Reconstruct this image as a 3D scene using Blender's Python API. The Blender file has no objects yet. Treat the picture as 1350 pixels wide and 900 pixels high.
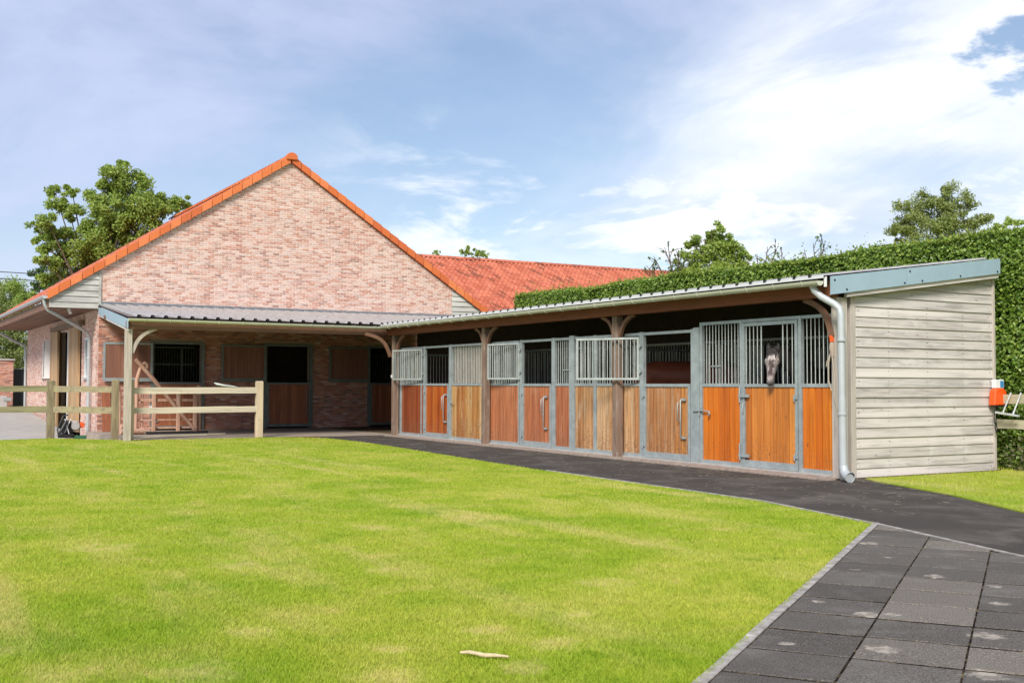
import bpy, math, random
import numpy as np
from mathutils import Vector, Matrix, noise as mnoise
random.seed(7); rng = np.random.default_rng(11)
S = bpy.context.scene
COL = S.collection
R = math.radians

# ------------------------------------------------------------------ camera
CAM = Vector((-12.645, -11.831, 1.378))
yaw, pitch, roll = R(30.353), R(2.206), R(0.161)
fw = Vector((math.sin(yaw)*math.cos(pitch), math.cos(yaw)*math.cos(pitch), math.sin(pitch)))
rt = Vector((math.cos(yaw), -math.sin(yaw), 0)); up = rt.cross(fw)
rt2 = rt*math.cos(roll) + up*math.sin(roll); up2 = -rt*math.sin(roll) + up*math.cos(roll)
cd = bpy.data.cameras.new('camera'); cam = bpy.data.objects.new('camera', cd); COL.objects.link(cam)
M = Matrix((rt2, up2, -fw)).transposed().to_4x4(); M.translation = CAM
cam.matrix_world = M
cd.lens = 1472.2/1350*36; cd.sensor_width = 36; cd.clip_start = .1; cd.clip_end = 3000
S.camera = cam

# ------------------------------------------------------------------ world: sky with clouds
SUN_DIR = Vector((-0.62, -0.60, 0.66)).normalized()      # towards the sun (behind the camera's left shoulder)
W = bpy.data.worlds.new("World"); S.world = W; W.use_nodes = True
nt = W.node_tree; nt.nodes.clear(); N = nt.nodes; L = nt.links
def wn(t, **k):
    n = N.new(t)
    for a, b in k.items(): setattr(n, a, b)
    return n
sky = wn('ShaderNodeTexSky', sky_type='NISHITA', sun_disc=False)
sky.sun_elevation = math.asin(SUN_DIR.z); sky.sun_rotation = math.atan2(SUN_DIR.x, SUN_DIR.y)
sky.air_density = 1.0; sky.dust_density = .6; sky.ozone_density = 1.6
geo = wn('ShaderNodeTexCoord')
nrm = wn('ShaderNodeVectorMath', operation='NORMALIZE'); L.new(geo.outputs['Generated'], nrm.inputs[0])
sep = wn('ShaderNodeSeparateXYZ'); L.new(nrm.outputs[0], sep.inputs[0])
def m(op, a, b=None, c=None, clamp=False):
    n = wn('ShaderNodeMath', operation=op, use_clamp=clamp)
    for i, v in enumerate((a, b, c)):
        if v is None: continue
        if hasattr(v, 'links'): L.new(v, n.inputs[i])
        else: n.inputs[i].default_value = v
    return n.outputs[0]
def dotp(vec):
    n = wn('ShaderNodeVectorMath', operation='DOT_PRODUCT'); L.new(nrm.outputs[0], n.inputs[0]); n.inputs[1].default_value = vec
    return n.outputs['Value']
def smooth(v, lo, hi):
    n = wn('ShaderNodeMapRange', interpolation_type='SMOOTHSTEP'); L.new(v, n.inputs[0])
    n.inputs[1].default_value = lo; n.inputs[2].default_value = hi; return n.outputs[0]
zz = m('ADD', m('MAXIMUM', sep.outputs[2], 0.0), 0.22)
cv = wn('ShaderNodeCombineXYZ'); L.new(m('DIVIDE', sep.outputs[0], zz), cv.inputs[0]); L.new(m('DIVIDE', sep.outputs[1], zz), cv.inputs[1])
def nz(scale, detail, rough, dist=0, off=(0,0,0), stretch=(1,1,1), rot=0):
    mp = wn('ShaderNodeMapping'); mp.inputs['Location'].default_value = off; mp.inputs['Scale'].default_value = stretch
    mp.inputs['Rotation'].default_value = (0, 0, rot)
    L.new(cv.outputs[0], mp.inputs[0]); n = wn('ShaderNodeTexNoise'); L.new(mp.outputs[0], n.inputs[0])
    n.inputs['Scale'].default_value = scale; n.inputs['Detail'].default_value = detail
    n.inputs['Roughness'].default_value = rough; n.inputs['Distortion'].default_value = dist
    return n.outputs[0]
def raydir(px, py): return (fw + rt2*((px-675)/1472.2) - up2*((py-450)/1472.2)).normalized()
# the bright bank of high cloud whose edge climbs to the right
pn = raydir(780, 255).cross(raydir(1090, 0)).normalized()
if pn.dot(raydir(1250, 200)) < 0: pn = -pn
edge = m('ADD', dotp(pn), m('MULTIPLY', m('SUBTRACT', nz(1.3, 5, .6, .5, (3, 1, 0)), .5), .22))
bank = m('MULTIPLY', m('MULTIPLY', smooth(edge, -.10, .05), .93), m('ADD', .45, m('MULTIPLY', smooth(m('ADD', sep.outputs[2], m('MULTIPLY', m('SUBTRACT', nz(1.9, 6, .6, .4, (9, 3, 0)), .5), .16)), .135, .205), .55)))
rift = m('MULTIPLY', smooth(m('ADD', dotp(raydir(1345, 80)), m('MULTIPLY', m('SUBTRACT', nz(5, 5, .6), .5), .006)), .9991, .9998), 1.)
holes = smooth(nz(2.6, 7, .62, .6, (1.3, 4.1, 0), (1, .45, 1), .6), .50, .68)
bank2 = m('MULTIPLY', bank, m('SUBTRACT', 1.0, m('MULTIPLY', holes, .50)))
lowband = m('MULTIPLY', smooth(sep.outputs[2], .27, .16), smooth(dotp(raydir(1150, 300)), .86, .95))
cum = m('MULTIPLY', smooth(nz(2.2, 8, .6, .35, (7.7, 2.2, 0)), .46, .60), lowband)
gap = m('MULTIPLY', smooth(nz(1.7, 6, .6, .4, (2.7, 8.2, 0)), .44, .62), smooth(sep.outputs[2], .20, .10))
bank2 = m('MULTIPLY', m('MULTIPLY', bank2, m('SUBTRACT', 1.0, m('MULTIPLY', gap, .8))), m('SUBTRACT', 1., m('MULTIPLY', rift, .95)))
veil = m('MULTIPLY', smooth(nz(1.0, 7, .6, .4, (5.5, 9.1, 0)), .34, .64), .58)
veil = m('MULTIPLY', m('ADD', veil, .24), m('MULTIPLY', m('SUBTRACT', 1., m('MULTIPLY', rift, .8)), m('SUBTRACT', 1., m('MULTIPLY', smooth(m('ADD', dotp(raydir(640, 300)), m('MULTIPLY', m('SUBTRACT', nz(1.6, 5, .6, .3, (1, 7, 0)), .5), .03)), .972, .998), .6))))
mix1 = wn('ShaderNodeMix', data_type='RGBA'); 
L.new(veil, mix1.inputs[0]); L.new(sky.outputs[0], mix1.inputs[6]); mix1.inputs[7].default_value = (5.3, 5.8, 7.9, 1)
mix2 = wn('ShaderNodeMix', data_type='RGBA')
L.new(m('MAXIMUM', m('MULTIPLY', bank2, .94), m('MULTIPLY', cum, .85), clamp=True), mix2.inputs[0]); L.new(mix1.outputs[2], mix2.inputs[6]); 
shade = wn('ShaderNodeMix', data_type='RGBA'); L.new(smooth(nz(2.4, 8, .62, .5, (4.4, 6.1, 0), (1, .6, 1), .5), .36, .60), shade.inputs[0])
shade.inputs[6].default_value = (7.3, 7.8, 8.7, 1); shade.inputs[7].default_value = (9.2, 9.3, 9.4, 1); L.new(shade.outputs[2], mix2.inputs[7])
bg = wn('ShaderNodeBackground'); L.new(mix2.outputs[2], bg.inputs[0]); bg.inputs[1].default_value = .084
wo = wn('ShaderNodeOutputWorld'); L.new(bg.outputs[0], wo.inputs[0])

sl = bpy.data.lights.new('sun', 'SUN'); sl.energy = 3.0; sl.angle = R(18); sl.color = (1, .95, .87)
so = bpy.data.objects.new('sun', sl); COL.objects.link(so); so.location = SUN_DIR*60
so.rotation_euler = SUN_DIR.to_track_quat('Z', 'Y').to_euler()

S.render.engine = 'CYCLES'
S.view_settings.view_transform = 'Standard'; S.view_settings.look = 'None'
S.view_settings.exposure = 0.62; S.view_settings.gamma = 1
S.cycles.max_bounces = 6; S.cycles.diffuse_bounces = 4; S.cycles.transparent_max_bounces = 6

# ------------------------------------------------------------------ materials
class Mat:
    def __init__(s, name, rough=.7, metal=0, spec=.5):
        s.m = bpy.data.materials.new(name); s.m.use_nodes = True; s.nt = s.m.node_tree
        s.b = s.nt.nodes['Principled BSDF']; s.b.inputs['Roughness'].default_value = rough
        s.b.inputs['Metallic'].default_value = metal; s.b.inputs['Specular IOR Level'].default_value = spec
    def n(s, t, **k):
        x = s.nt.nodes.new(t)
        for a, b in k.items(): setattr(x, a, b)
        return x
    def link(s, a, b): s.nt.links.new(a, b)
    def coord(s, kind='Object', scale=(1,1,1), jitter=0.):
        if kind == 'World': o = s.n('ShaderNodeNewGeometry').outputs['Position']
        else: o = s.n('ShaderNodeTexCoord').outputs[kind]
        if jitter:
            oi = s.n('ShaderNodeObjectInfo'); mu = s.n('ShaderNodeMath', operation='MULTIPLY'); s.link(oi.outputs['Random'], mu.inputs[0]); mu.inputs[1].default_value = jitter
            ad = s.n('ShaderNodeVectorMath', operation='ADD'); s.link(o, ad.inputs[0]); s.link(mu.outputs[0], ad.inputs[1]); o = ad.outputs[0]
        mp = s.n('ShaderNodeMapping'); mp.inputs['Scale'].default_value = scale; s.link(o, mp.inputs[0]); return mp.outputs[0]
    def noise(s, co, scale=5, detail=4, rough=.55, dist=0):
        x = s.n('ShaderNodeTexNoise'); s.link(co, x.inputs[0]); x.inputs['Scale'].default_value = scale
        x.inputs['Detail'].default_value = detail; x.inputs['Roughness'].default_value = rough; x.inputs['Distortion'].default_value = dist
        return x.outputs[0]
    def ramp(s, v, stops, interp='LINEAR'):
        x = s.n('ShaderNodeValToRGB'); s.link(v, x.inputs[0]); x.color_ramp.interpolation = interp
        e = x.color_ramp.elements
        while len(e) > 1: e.remove(e[-1])
        e[0].position = stops[0][0]; e[0].color = (*stops[0][1], 1)
        for p, c in stops[1:]:
            k = e.new(p); k.color = (*c, 1)
        return x.outputs[0]
    def mix(s, f, a, b, mode='MIX'):
        x = s.n('ShaderNodeMix', data_type='RGBA', blend_type=mode)
        for i, v in ((0, f), (6, a), (7, b)):
            if hasattr(v, 'links'): s.link(v, x.inputs[i])
            elif i == 0: x.inputs[0].default_value = v
            else: x.inputs[i].default_value = (*v, 1)
        return x.outputs[2]
    def math(s, op, a, b=0., clamp=False):
        x = s.n('ShaderNodeMath', operation=op, use_clamp=clamp)
        for i, v in enumerate((a, b)):
            if hasattr(v, 'links'): s.link(v, x.inputs[i])
            else: x.inputs[i].default_value = v
        return x.outputs[0]
    def step(s, v, lo, hi):
        x = s.n('ShaderNodeMapRange', interpolation_type='SMOOTHSTEP'); s.link(v, x.inputs[0]); x.inputs[1].default_value = lo; x.inputs[2].default_value = hi
        return x.outputs[0]
    def rand(s):
        # one number per piece: per-face 'tone' for joined pieces + the object's own random value
        a = s.n('ShaderNodeAttribute', attribute_name='tone'); o = s.n('ShaderNodeObjectInfo')
        return s.math('FRACT', s.math('ADD', a.outputs['Fac'], o.outputs['Random']))
    def color(s, c):
        if hasattr(c, 'links'): s.link(c, s.b.inputs['Base Color'])
        else: s.b.inputs['Base Color'].default_value = (*c, 1)
        return s
    def bump(s, h, strength=.3, dist=.01):
        x = s.n('ShaderNodeBump'); x.inputs['Strength'].default_value = strength; x.inputs['Distance'].default_value = dist
        s.link(h, x.inputs['Height']); s.link(x.outputs[0], s.b.inputs['Normal']); return s

def sc(c, k): return tuple(min(1, v*k) for v in c)
def mat_plain(name, c, rough=.7, metal=0, var=.25, scale=8, spec=.5):
    M_ = Mat(name, rough, metal, spec); co = M_.coord('World'); n = M_.noise(co, scale, 5)
    M_.color(M_.ramp(n, [(.25, sc(c, 1-var)), (.75, sc(c, 1+var))])); M_.bump(n, .15, .004); return M_.m
def mat_wood(name, cols, axis='Z', rough=.6, var=.18, knots=0., pale=None, grain=1., spec=.35, dark=(.05,.03,.015), wear=0.):
    """cols: colours a plank can have, picked per plank; grain runs along axis"""
    M_ = Mat(name, rough, 0, spec)
    st = {'Z': (1, 1, .06), 'X': (.06, 1, 1), 'Y': (1, .06, 1)}[axis]
    co = M_.coord('World', st); r = M_.rand()
    base = M_.ramp(r, [((i+.001)/len(cols), c) for i, c in enumerate(cols)], 'CONSTANT')
    off = M_.n('ShaderNodeVectorMath', operation='ADD'); M_.link(co, off.inputs[0]); M_.link(M_.math('MULTIPLY', r, 37.), off.inputs[1])
    g = M_.noise(off.outputs[0], 38*grain, 6, .6, .4); g2 = M_.noise(off.outputs[0], 9*grain, 3, .5, .5)
    c = M_.mix(M_.step(g, .35, .8), base, M_.mix(1., base, (1-var*2.2,)*3, 'MULTIPLY'))
    c = M_.mix(M_.step(g2, .35, .75), c, M_.mix(1., base, (1+var,)*3, 'MULTIPLY'))
    if pale:
        pn_ = M_.noise(M_.coord('World', {'Z': (1,1,.35),'X':(.35,1,1),'Y':(1,.35,1)}[axis]), 5., 6, .65, .3)
        c = M_.mix(M_.math('MULTIPLY', M_.step(pn_, .50, .72), .7), c, pale)
    if knots:
        v = M_.n('ShaderNodeTexVoronoi'); M_.link(M_.coord('World', {'Z': (1,1,.45),'X':(.45,1,1),'Y':(1,.45,1)}[axis]), v.inputs[0]); v.inputs['Scale'].default_value = 5.5
        c = M_.mix(M_.math('MULTIPLY', M_.math('SUBTRACT', 1., M_.step(v.outputs['Distance'], .03, .11)), knots), c, dark)
    if wear:
        zc = M_.n('ShaderNodeSeparateXYZ'); M_.link(M_.coord('World'), zc.inputs[0]); sp = M_.noise(M_.coord('World'), 19, 6, .75, .4)
        low_ = M_.math('SUBTRACT', 1., M_.step(zc.outputs[2], .12, .75))
        c = M_.mix(M_.math('MULTIPLY', M_.step(M_.math('ADD', sp, M_.math('MULTIPLY', low_, .12)), .56, .70), .55*wear), c, (.16,.10,.06))
        c = M_.mix(M_.math('MULTIPLY', M_.step(M_.noise(M_.coord('World', (1,1,.05)), 16, 5, .65, .2), .50, .66), .6*wear), c, M_.mix(1., c, (.42,.36,.32), 'MULTIPLY'))
        c = M_.mix(M_.math('MULTIPLY', M_.step(M_.noise(M_.coord('World', (1,1,.3)), 31, 4, .7), .68, .74), .6*wear), c, (.62,.54,.44))
    M_.color(c); M_.bump(g, .35, .004); return M_.m

def mat_brick(name, smear=.5):
    M_ = Mat(name, .92, 0, .15); r = M_.rand(); co = M_.coord('World')
    base = M_.ramp(r, [(0, (.42,.15,.095)), (.14, (.55,.25,.17)), (.3, (.48,.19,.13)), (.42, (.60,.33,.25)), (.55, (.34,.135,.10)), (.66, (.52,.22,.14)), (.78, (.45,.25,.20)), (.88, (.28,.14,.115)), (.95, (.64,.42,.33))], 'CONSTANT')
    s1 = M_.noise(co, .55, 4, .6, .3); s2 = M_.noise(co, 9, 4, .65); s3 = M_.noise(co, 42, 3, .6)
    k = M_.math('ADD', M_.math('ADD', M_.math('MULTIPLY', s1, .5), M_.math('MULTIPLY', s2, .9)), M_.math('MULTIPLY', s3, .8))
    q = M_.n('ShaderNodeTexWhiteNoise', noise_dimensions='1D'); M_.link(r, q.inputs['W'])
    k = M_.math('ADD', k, M_.math('MULTIPLY', M_.math('SUBTRACT', q.outputs['Value'], .5), .55))
    k = M_.step(k, 1.46-smear*.9, 1.80-smear*.55)
    c = M_.mix(M_.math('MULTIPLY', k, .82), base, (.74,.60,.53))
    c = M_.mix(.20 if smear > .4 else .05, c, (.62,.45,.375))
    c = M_.mix(M_.math('MULTIPLY', M_.step(s2, .58, .8), .3), c, (.30,.25,.22))
    M_.color(c); M_.bump(s3, .5, .006); return M_.m
MORTAR = mat_plain('lime_mortar', (.76,.64,.57), .95, 0, .16, 30, .1)
BRICK = mat_brick('washed_brick', .72)
BRICK_LOW = mat_brick('red_brick', .12)
MORTAR_LOW = mat_plain('grey_mortar', (.42,.29,.235), .95, 0, .18, 30, .1)
OBRICK = mat_brick('orange_brick', .3)

def mat_galv(name, c=(.46,.51,.50), rough=.5):
    M_ = Mat(name, rough, .35, .5); co = M_.coord('World')
    a = M_.noise(co, 6, 5, .6); v = M_.n('ShaderNodeTexVoronoi'); M_.link(co, v.inputs[0]); v.inputs['Scale'].default_value = 60
    k = M_.math('ADD', M_.math('MULTIPLY', a, .7), M_.math('MULTIPLY', v.outputs['Distance'], .3))
    col = M_.ramp(k, [(.3, sc(c,.72)), (.55, c), (.8, sc(c,1.3))])
    rust = M_.step(M_.noise(co, 14, 6, .7), .68, .82)
    M_.color(M_.mix(M_.math('MULTIPLY', rust, .35), col, (.30,.22,.15))); M_.bump(a, .1, .003); return M_.m
GALV = mat_galv('galvanised_steel', (.38,.425,.425)); GALV_BAR = mat_galv('galvanised_bar', (.50,.53,.50), .45)
GALV_DARK = mat_galv('grey_green_steel', (.20,.23,.21), .6)
ZINC = mat_plain('zinc_pipe', (.45,.475,.48), .4, .15, .07, 5)
BLUEGREY = mat_plain('blue_grey_sheet', (.34,.46,.54), .45, .15, .06, 3)
GUTTER = mat_plain('cream_green_gutter', (.56,.57,.46), .4, .1, .10, 3)
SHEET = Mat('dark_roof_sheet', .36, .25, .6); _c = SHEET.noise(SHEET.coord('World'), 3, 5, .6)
_t = SHEET.n('ShaderNodeAttribute', attribute_name='tone').outputs['Fac']   # shadow and sky-reflection contrast painted in: dark pans, pale ribs
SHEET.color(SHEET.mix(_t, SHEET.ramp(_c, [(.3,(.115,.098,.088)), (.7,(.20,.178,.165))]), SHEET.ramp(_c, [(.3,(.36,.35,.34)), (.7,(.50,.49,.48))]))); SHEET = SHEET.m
DRIP = mat_plain('pale_drip_edge', (.66,.67,.66), .4, .1, .08, 6)
LEAD = mat_plain('lead_flashing', (.20,.215,.235), .5, .3, .2, 9)
BLACK = mat_plain('black_plastic', (.015,.015,.016), .45, 0, .2)
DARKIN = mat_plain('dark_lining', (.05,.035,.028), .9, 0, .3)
WHITE = mat_plain('white_paint', (.76,.77,.76), .4, 0, .05)
ORANGE_P = mat_plain('orange_plastic', (.85,.10,.012), .4, 0, .08)
BLUE_P = mat_plain('blue_label', (.05,.25,.5), .4, 0, .1)
ALU = mat_galv('bare_aluminium', (.62,.64,.64), .35)
ROPE = mat_plain('old_rope', (.42,.36,.28), .95, 0, .3, 60)
PLASTIC_BAG = mat_plain('clear_wrap', (.6,.64,.62), .25, 0, .2, 30)
TILE_OR = Mat('orange_clay', .75, 0, .3); _r = TILE_OR.rand(); _n = TILE_OR.noise(TILE_OR.coord('World'), 7, 5, .65)
_b = TILE_OR.ramp(_r, [(0,(.60,.15,.045)), (.3,(.66,.18,.055)), (.6,(.56,.135,.045)), (.85,(.70,.21,.075))], 'CONSTANT')
TILE_OR.color(TILE_OR.mix(TILE_OR.math('MULTIPLY', TILE_OR.step(_n,.5,.8), .45), _b, (.34,.12,.06))); TILE_OR.bump(_n,.2,.005); TILE_OR = TILE_OR.m
TILE_RED = Mat('red_pantile', .68, 0, .35); _r = TILE_RED.rand(); _n = TILE_RED.noise(TILE_RED.coord('World'), 3, 6, .7)
_b = TILE_RED.ramp(_r, [(0,(.47,.135,.075)), (.25,(.55,.175,.10)), (.45,(.42,.115,.065)), (.7,(.50,.15,.088)), (.92,(.27,.085,.05))], 'CONSTANT')
TILE_RED.color(TILE_RED.mix(TILE_RED.math('MULTIPLY', TILE_RED.step(_n,.5,.78), .35), _b, (.55,.30,.21))); TILE_RED = TILE_RED.m

W_VARN = mat_wood('varnished_orange_pine', [(.60,.15,.006),(.66,.175,.008),(.52,.12,.005),(.68,.20,.012),(.62,.155,.007)], 'Z', .38, .16, .8, None, .7, .5, (.12,.03,.004), wear=0.5)
W_DOOR4 = mat_wood('varnished_honey_pine', [(.54,.175,.026),(.60,.205,.034),(.47,.14,.02),(.63,.23,.04)], 'Z', .4, .16, .8, None, .7, .5, (.15,.05,.012), wear=0.6)
W_D3 = mat_wood('worn_orange_plank', [(.48,.19,.05),(.42,.20,.085),(.54,.22,.05),(.40,.17,.06),(.47,.24,.11)], 'Z', .5, .22, .25, (.50,.30,.17), wear=1.0)
W_P3 = mat_wood('bleached_plank', [(.42,.20,.08),(.50,.27,.12),(.33,.14,.05),(.46,.25,.11),(.54,.33,.17)], 'Z', .6, .26, .2, (.58,.44,.29), wear=1.0)
W_B2 = mat_wood('dull_red_plank', [(.40,.135,.055),(.45,.16,.07),(.34,.11,.05),(.42,.15,.062)], 'Z', .55, .22, .1, (.48,.24,.13), wear=0.7)
W_D1 = mat_wood('deep_orange_plank', [(.40,.085,.010),(.48,.12,.014),(.33,.065,.010),(.45,.13,.02)], 'Z', .42, .22, .2, None, 1.1, .5, wear=1.0)
W_P1 = mat_wood('deep_red_plank', [(.25,.052,.014),(.29,.065,.018),(.22,.045,.012),(.27,.07,.022)], 'Z', .42, .2, .2, None, 1., .45, wear=0.8)
W_T1 = mat_wood('tan_plank', [(.48,.27,.10),(.38,.15,.04),(.60,.40,.19),(.42,.19,.055),(.32,.12,.035)], 'Z', .55, .3, .25, (.55,.42,.26), wear=1.0)
W_GREYS = mat_wood('grey_slat', [(.30,.24,.19),(.24,.18,.14),(.36,.29,.23)], 'Z', .8, .25)
W_CLAD = mat_wood('silvered_cladding', [(.50,.455,.425),(.55,.50,.47),(.45,.41,.385),(.53,.485,.455),(.49,.455,.43)], 'X', .85, .24, .55, (.64,.60,.575), .8, .2, (.16,.12,.09))
W_CLADZ = mat_wood('silvered_trim', [(.46,.41,.36)], 'Z', .85, .15, .2, None, 1, .2)
W_GABLE = mat_wood('grey_gable_board', [(.44,.43,.40),(.50,.49,.455),(.40,.39,.36)], 'X', .85, .2, .2, (.56,.54,.5), .8, .2)
W_BEAM = mat_wood('brown_beam', [(.20,.066,.028)], 'Y', .7, .2, .2); W_BEAMX = mat_wood('brown_beam_cross', [(.20,.105,.065)], 'X', .7, .2, .2)
W_POST = mat_wood('weathered_oak_post', [(.215,.145,.105)], 'Z', .8, .25, .3, (.34,.28,.235)); W_POSTP = mat_wood('pale_oak_post', [(.46,.40,.33)], 'Z', .8, .2, .2)
W_BRACE = mat_wood('brown_brace', [(.185,.098,.06)], 'Z', .7, .2, 0.)
W_FENCE = mat_wood('pale_fence_rail', [(.54,.47,.365),(.58,.51,.40)], 'X', .85, .2, .3, (.55,.49,.38), 1., .2)
W_FENCEZ = mat_wood('pale_fence_post', [(.52,.42,.29)], 'Z', .85, .2, .4, None, 1., .2)
W_MOSS = mat_wood('mossy_fence_rail', [(.30,.25,.16),(.27,.24,.14)], 'X', .9, .25, .3, (.30,.31,.15), 1., .15); W_MOSSZ = mat_wood('mossy_fence_post', [(.26,.21,.13)], 'Z', .9, .3, .3, (.36,.31,.2), 1., .15)
W_MOSSY = mat_wood('green_fence_rail', [(.38,.35,.24),(.42,.38,.27)], 'Y', .9, .2, .2, (.48,.42,.3), 1., .15)
W_SHUT = mat_wood('brown_red_board', [(.25,.115,.075),(.28,.13,.085),(.225,.10,.068)], 'Z', .6, .14, 0., None, 1.2)
W_LOW = mat_wood('red_brown_door_board', [(.33,.115,.055),(.37,.135,.065),(.29,.10,.05)], 'Z', .55, .16, 0., None, 1.2)
W_BARN = mat_wood('tan_barn_door', [(.42,.27,.14),(.47,.31,.17),(.37,.23,.12)], 'Z', .7, .2, .2)
W_SOFF = mat_wood('red_brown_soffit', [(.20,.105,.07),(.23,.12,.08),(.175,.09,.06)], 'Y', .7, .2)
W_RUST = mat_wood('pinkish_peeled_wood', [(.52,.31,.22),(.46,.27,.19)], 'Z', .8, .2, .3, (.62,.45,.36))
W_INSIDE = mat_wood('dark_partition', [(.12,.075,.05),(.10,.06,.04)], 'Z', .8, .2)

RUBBER = Mat('black_rubber_path', .9, 0, .12); _co = RUBBER.coord('World')
_a = RUBBER.noise(_co, 90, 3, .7); _b2 = RUBBER.noise(_co, 1.3, 6, .65, .6); _sp = RUBBER.noise(_co, 26, 4, .7)
_c = RUBBER.ramp(_a, [(.3,(.034,.030,.026)), (.7,(.105,.092,.080))])
_c = RUBBER.mix(RUBBER.math('MULTIPLY', RUBBER.step(_b2,.42,.72), .6), _c, (.17,.15,.13))
_c = RUBBER.mix(RUBBER.math('MULTIPLY', RUBBER.step(_sp,.71,.76), .7), _c, (.34,.29,.20))
RUBBER.color(_c).bump(_a, .6, .008); RUBBER = RUBBER.m
PAVER = Mat('rubber_paver', .92, 0, .10); _co = PAVER.coord('World'); _r = PAVER.rand()
_a = PAVER.noise(_co, 110, 3, .75); _b2 = PAVER.noise(_co, 2.2, 6, .65, .5); _st = PAVER.noise(_co, 1.7, 4, .55, .3); _w = PAVER.noise(_co, 14, 3, .6)
_c = PAVER.ramp(_a, [(.30,(.055,.050,.044)), (.5,(.130,.118,.103)), (.62,(.22,.20,.175)), (.72,(.46,.41,.34))])
_c = PAVER.mix(1., _c, PAVER.ramp(_r, [(0,(.66,.66,.66)), (.3,(1,1,1)), (.6,(.8,.8,.8)), (.85,(1.4,1.36,1.3))]), 'MULTIPLY')
_c = PAVER.mix(PAVER.math('MULTIPLY', PAVER.step(_b2,.48,.75), .5), _c, (.23,.215,.19))
# droppings and dried splashes on the pavers
STAINS = [(-8.01,-7.74,.09),(-7.34,-6.65,.05),(-7.38,-7.08,.09),(-5.03,-4.96,.09),(-5.91,-6.39,.08),(-6.4,-7.26,.07),(-7.26,-7.8,.1),(-7.99,-8.35,.1),(-7.25,-7.15,.06),(-5.89,-6.86,.05),(-6.2,-5.9,.04),(-6.7,-6.0,.035),(-5.5,-5.6,.04),(-8.35,-7.4,.05)]
def spots(M_, pts, soft=False):
    p = M_.coord('World'); acc = None; wob = M_.noise(p, 5 if soft else 13, 5, .7)
    for x, y, rr in pts:
        d = M_.n('ShaderNodeVectorMath', operation='DISTANCE'); M_.link(p, d.inputs[0]); d.inputs[1].default_value = (x, y, 0)
        v = M_.math('DIVIDE', M_.math('ADD', d.outputs['Value'], M_.math('MULTIPLY', M_.math('SUBTRACT', wob, .5), rr*(4.2 if soft else 2.6))), rr)
        s_ = M_.math('SUBTRACT', 1., M_.step(v, .1 if soft else .55, 1.25 if soft else 1.1))
        acc = s_ if acc is None else M_.math('MAXIMUM', acc, s_)
    return acc
_c = PAVER.mix(PAVER.math('MULTIPLY', spots(PAVER, STAINS), PAVER.math('ADD', .25, PAVER.math('MULTIPLY', PAVER.step(_w, .4, .6), .5))), _c, (.50,.44,.36))
PAVER.color(_c).bump(_a, .7, .008); PAVER = PAVER.m
CONC = mat_plain('concrete', (.42,.40,.375), .9, 0, .12, 2.5, .2)
CONC_PORCH = mat_plain('porch_concrete', (.36,.30,.245), .9, 0, .2, 3, .2)
KERB = mat_plain('kerb_stone', (.34,.315,.285), .9, 0, .5, 11, .2)
CLINKER = mat_plain('clinker_paver', (.30,.24,.20), .9, 0, .3, 10, .2)
BLACKSOIL = Mat('joint_dirt', .95, 0, .05); BLACKSOIL.color(BLACKSOIL.ramp(BLACKSOIL.noise(BLACKSOIL.coord('World'), 9, 5, .7), [(.48,(.010,.008,.006)), (.62,(.13,.095,.05)), (.7,(.22,.17,.09))])); BLACKSOIL = BLACKSOIL.m
SOIL = mat_plain('soil', (.14,.10,.065), .95, 0, .3, 12, .1)

BARE = [(-8.13,-5.39,.22),(-10.11,-3.41,.22),(-10.8,-2.0,.3),(-8.31,-1.83,.25),(-9.81,-7.12,.16),(-11.79,-6.15,.22),(-11.97,-5.53,.12),(-11.25,-6.43,.26),(-10.44,-6.97,.2),(-10.73,-5.69,.16),(-9.28,-4.16,.14),(-9.41,-6.8,.16),(-9.6,-6.3,.14),(-10.2,-6.45,.1),(-8.9,-6.2,.12)]
def grass_col(M_, blade):
    co = M_.coord('World'); big = M_.noise(co, .42, 5, .62, .4); mid = M_.noise(co, 1.6, 5, .68, .5); fine = M_.noise(co, 34, 3, .7)
    mp_ = M_.n('ShaderNodeMapping'); mp_.inputs['Rotation'].default_value = (0,0,R(-38)); mp_.inputs['Scale'].default_value = (1,.16,1); M_.link(M_.coord('World'), mp_.inputs[0])
    st = M_.noise(mp_.outputs[0], 1.5, 4, .55, .2)
    g = M_.ramp(big, [(.3,(.27,.405,.022)), (.5,(.37,.46,.036)), (.7,(.48,.515,.07))])
    g = M_.mix(M_.math('MULTIPLY', M_.step(mid, .45, .72), .6), g, (.58,.53,.14))
    g = M_.mix(M_.math('MULTIPLY', M_.step(st, .50, .75), .6), g, (.66,.57,.21))
    g = M_.mix(M_.math('MULTIPLY', M_.step(M_.math('SUBTRACT', 1., mid), .52, .69), .55), g, (.20,.345,.014))
    d = M_.math('MAXIMUM', M_.math('MULTIPLY', spots(M_, BARE, True), .36), M_.math('MULTIPLY', M_.step(M_.math('ADD', M_.math('MULTIPLY', mid, .6), M_.math('MULTIPLY', M_.noise(co, 3.7, 4, .6, .4), .5)), .67, .76), .85))
    if blade:
        r = M_.rand()
        g = M_.mix(1., g, M_.ramp(r, [(0,(.8,.86,.8)), (.5,(1,1,1)), (1,(1.2,1.13,1.25))]), 'MULTIPLY')
        g = M_.mix(M_.math('MULTIPLY', d, .75), g, (.80,.62,.30))
    else:
        g = M_.mix(1., g, (.8,.8,.9), 'MULTIPLY')
        g = M_.mix(M_.math('MULTIPLY', d, .9), g, (.72,.47,.28))
        g = M_.mix(M_.math('MULTIPLY', M_.step(fine, .45, .7), .35), g, (.28,.30,.03))
    M_.color(g)
    return M_
LAWN = grass_col(Mat('lawn_ground', .95, 0, .1), False).m
BLADE = grass_col(Mat('grass_blade', .6, 0, .25), True)
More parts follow.
